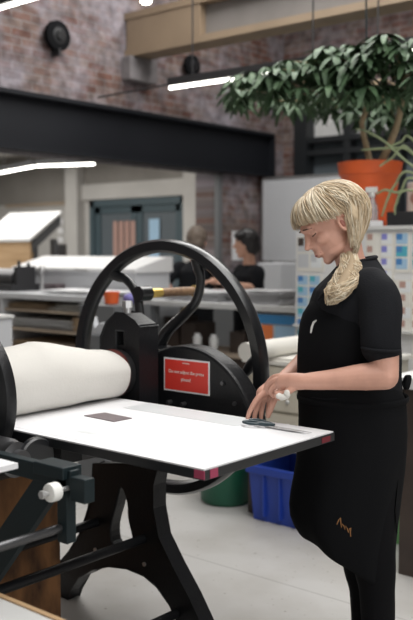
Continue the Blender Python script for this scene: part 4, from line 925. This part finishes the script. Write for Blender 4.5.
def front(px, py):     # point on the near front surface of the apron
    g = ring(py, *((299, 404) if py < 400 else (290, 398)), .17); p_ = F(px, py, 2.66); x = (p_.x-g[0])/g[3]; x = max(-.97, min(.97, x)); y_ = -g[4]*math.sqrt(1-x*x)
    return F(px, py, 2.80+y_-.012)
b = MB(); b.tube([front(311, 333), front(312, 328), front(314, 323), front(317, 321)], [.004, .006, .0055, .003], 8, True, .5); b.build('clip', M['nylon'], ap, smooth=True, )
pk = [(307, 398), (316, 400), (326, 401), (338, 400)]
b = MB(); b.tube([front(*p_) for p_ in pk], .0018, 6); b.build('pocket_edge', M['shirt'], ap)
# embroidery script
b = MB(); base = Vector((0, 0, 0))
em = [(338, 527), (340, 522), (341.5, 520), (342, 526), (342.5, 530), (343.5, 526), (345, 528), (346, 532), (347, 528), (348.5, 531), (349.5, 535), (350.5, 531), (352, 530), (351.5, 535), (352, 539)]
b.tube([F(px, py, 2.605) for px, py in em], .0016, 5); eo = b.build('embroidery', M['gold'], ap); eo['label'] = 'small orange embroidered script'
# tissue in her hand
b = MB(); tc = F(283, 397, 2.605)
b.ell(tc, (.018, .010, .009), 8); b.ell(tc+Vector((.012, -.004, .010)), (.010, .008, .012), 8); b.ell(tc+Vector((-.012, 0, .004)), (.009, .008, .008), 8)
for i, v in enumerate(b.v): n_ = noise.noise_vector(Vector(v)*120)*.004; b.v[i] = tuple(Vector(v)+n_)
mW = Matrix.Translation(W.location) @ Matrix.Rotation(YAW, 4, 'Z'); b.v = [tuple(mW @ Vector(v)) for v in b.v]
single('tissue', b, 'paper2', 'crumpled cream tissue held in the hand of the blonde woman', 'tissue', tuple(mW @ tc), smooth='full')
# embroidery onto the real apron surface
def snap(o, target, off=.0015):
    dg = bpy.context.evaluated_depsgraph_get(); dg.update(); te = target.evaluated_get(dg)
    for v in o.data.vertices:
        ok, loc, nrm_, _ = te.ray_cast(Vector((v.co.x, v.co.y-.4, v.co.z)), Vector((0, 1, 0)))
        if ok: v.co.y = loc.y-off+(v.co.y-base_y[o.name])*.6
base_y = {}
for nm in ('embroidery', 'clip', 'pocket_edge'):
    o = bpy.data.objects[nm]; base_y[nm] = sum(v.co.y for v in o.data.vertices)/len(o.data.vertices)
snap(bpy.data.objects['embroidery'], ap)
for nm in ('clip', 'pocket_edge'):
    o = bpy.data.objects[nm]; dg = bpy.context.evaluated_depsgraph_get(); te = ap.evaluated_get(dg); z0 = base_y[nm]
    for v in o.data.vertices:
        ok, loc, nrm_, _ = te.ray_cast(Vector((v.co.x, v.co.y-.6, v.co.z)), Vector((0, 1, 0)))
        if ok: v.co.y = loc.y-.002+max(-.003, min(.003, (v.co.y-z0)*.1))

# ---- two persons in the distance
def bg_person(label, px, D, face, hairm, skinm, top_y, hands, hair_long=0):
    X = (px-206.5)/880*D; r_ = person(label, X, D); FF = lambda px_, py_, D_=D: frame_pt(px_, py_, D_, (X, D))
    Z = FF(px, top_y).z; hc = Vector((face[0]*.03, face[1]*.03, Z-.115)); fx = Vector((face[0], face[1], -.12)).normalized(); s_ = Vector((0, 0, 1)).cross(fx).normalized(); u_ = fx.cross(s_)
    R3 = Matrix((fx, s_, u_)).transposed(); h = lambda a, b_, c: hc+R3 @ Vector((a, b_, c)); b = MB()
    b.ell(hc, (.09, .073, .10), 14, R3); b.ell(h(.03, 0, -.05), (.055, .052, .06), 12, R3); b.ell(h(.10, 0, -.015), (.018, .011, .018), 8, R3); b.ell(h(.085, 0, -.055), (.012, .02, .01), 8, R3)
    b.ell(h(.06, 0, -.095), (.022, .025, .018), 8, R3)
    for q in (-1, 1): b.ell(h(0, q*.074, -.02), (.015, .008, .026), 8, R3)
    nz = Z-.30; b.limb([h(-.02, 0, -.05), (0, 0, nz+.03), (0, 0, nz-.05)], [.05, .05, .06], 14)
    sd = s_*.165; loft(b, [(0, 0, nz-.55, .10, .12), (0, 0, nz-.3, .09, .11), (0, 0, nz-.08, .09, .12), (0, 0, nz, .05, .06)])
    for q, (el, wr, hd_) in zip((1, -1), hands):
        sh = Vector((sd.x*q, sd.y*q, nz-.04)); el, wr, hd_ = Vector(el), Vector(wr), Vector(hd_)
        b.limb([sh, (sh+el)/2, el], [.045, .042, .036], 12); b.limb([el, (el+wr)/2, wr], [.036, .032, .023], 12); dd = (hd_-wr).normalized(); sid = dd.cross(Vector((0, 0, 1)));
        sid = sid.normalized() if sid.length > .01 else s_
        b.limb([wr, wr+dd*.05], [.022, .03], 10)
        for j in range(4): o_ = wr+dd*.07+sid*(j-1.5)*.017; b.limb([o_, o_+dd*.04+Vector((0, 0, -.005)), o_+dd*(.07-.008*abs(j-1.5))+Vector((0, 0, -.02))], [.010, .009, .007], 8)
        b.limb([wr+dd*.02+sid*.02, wr+dd*.05+sid*.05, wr+dd*.085+sid*.055], [.011, .010, .008], 8)
    remesh(b, 'body', skinm, r_, .007, 4)
    c = MB(); loft(c, [(0, 0, nz-.62, .13, .155), (0, 0, nz-.45, .125, .15), (0, 0, nz-.2, .125, .16), (0, 0, nz-.07, .115, .165), (0, 0, nz-.01, .07, .09), (0, 0, nz+.015, .055, .06)])
    if abs(s_.x) > .7: c.v = [(p_[0]*1.2, p_[1]*.85, p_[2]) for p_ in c.v]
    for q, (el, wr, hd_) in zip((1, -1), hands):
        sh = Vector((sd.x*q, sd.y*q, nz-.05)); el = Vector(el); c.limb([sh*.8+Vector((0, 0, (nz-.05)*.2)), sh, sh.lerp(el, .8)], [.065, .06, .055], 12)
    remesh(c, 'shirt', 'shirt', r_, .010, 4, fold(9, .006))
    t = MB(); loft(t, [(0, 0, nz-.85, .13, .16), (0, 0, nz-.58, .125, .15)])
    for q in (-1, 1): t.limb([s_*.08*q+Vector((0, 0, nz-.78)), s_*.09*q+Vector((0, 0, .45)), s_*.09*q+Vector((0, 0, .08))], [.085, .06, .045], 12)
    remesh(t, 'trousers', 'legging', r_, .014, 3)
    for q in (-1, 1):
        o_ = MB(); p_ = s_*.09*q+Vector((fx.x, fx.y, 0))*.05; o_.ell((p_.x, p_.y, .045), (.11, .045, .045), 10, Matrix((Vector((fx.x, fx.y, 0)).normalized(), s_, Vector((0, 0, 1)))).transposed()); o_.build('shoe', M['dark'], r_, smooth='full')
    g = MB(); g.ell(h(-.018, 0, .028), (.100, .088, .098), 14, R3); g.ell(h(-.045, 0, -.03), (.07, .083, .09-.01), 14, R3)
    if hair_long: g.ell(h(.05, .03, .07), (.055, .05, .035), 10, R3); g.ell(h(-.02, -.06, -.02), (.05, .03, .07), 10, R3); g.ell(h(-.02, .06, -.02), (.05, .03, .07), 10, R3)
    remesh(g, 'hair', hairm, r_, .008, 2, lambda c_: .006*noise.noise(c_*45))
    return r_
z_ = 1.13
bg_person('dark haired person in black short sleeved shirt reaching hands forward at the table', 249, 7.05, (-.93, -.37), 'hairb', 'skin2', 229,
          [((.05, -.17, z_-.05), (-.13, -.24, z_-.02), (-.22, -.25, z_)), ((-.12, .14, z_-.05), (-.24, .02, z_-.0), (-.34, -.02, z_))][::1], 1)
bg_person('grey haired person in black seen from behind inside the hand wheel', 196, 7.45, (.35, .93), 'hairg', 'skin', 227,
          [((-.26, -.04, z_-.02), (-.16, .0, z_-.18), (-.08, .02, z_-.2)), ((.22, .05, z_-.05), (.12, .16, z_-.1), (.05, .2, z_-.1))])
for o in list(bpy.data.objects):
    for k_ in ('_loc', '_rz'):
        if k_ in o: del o[k_]
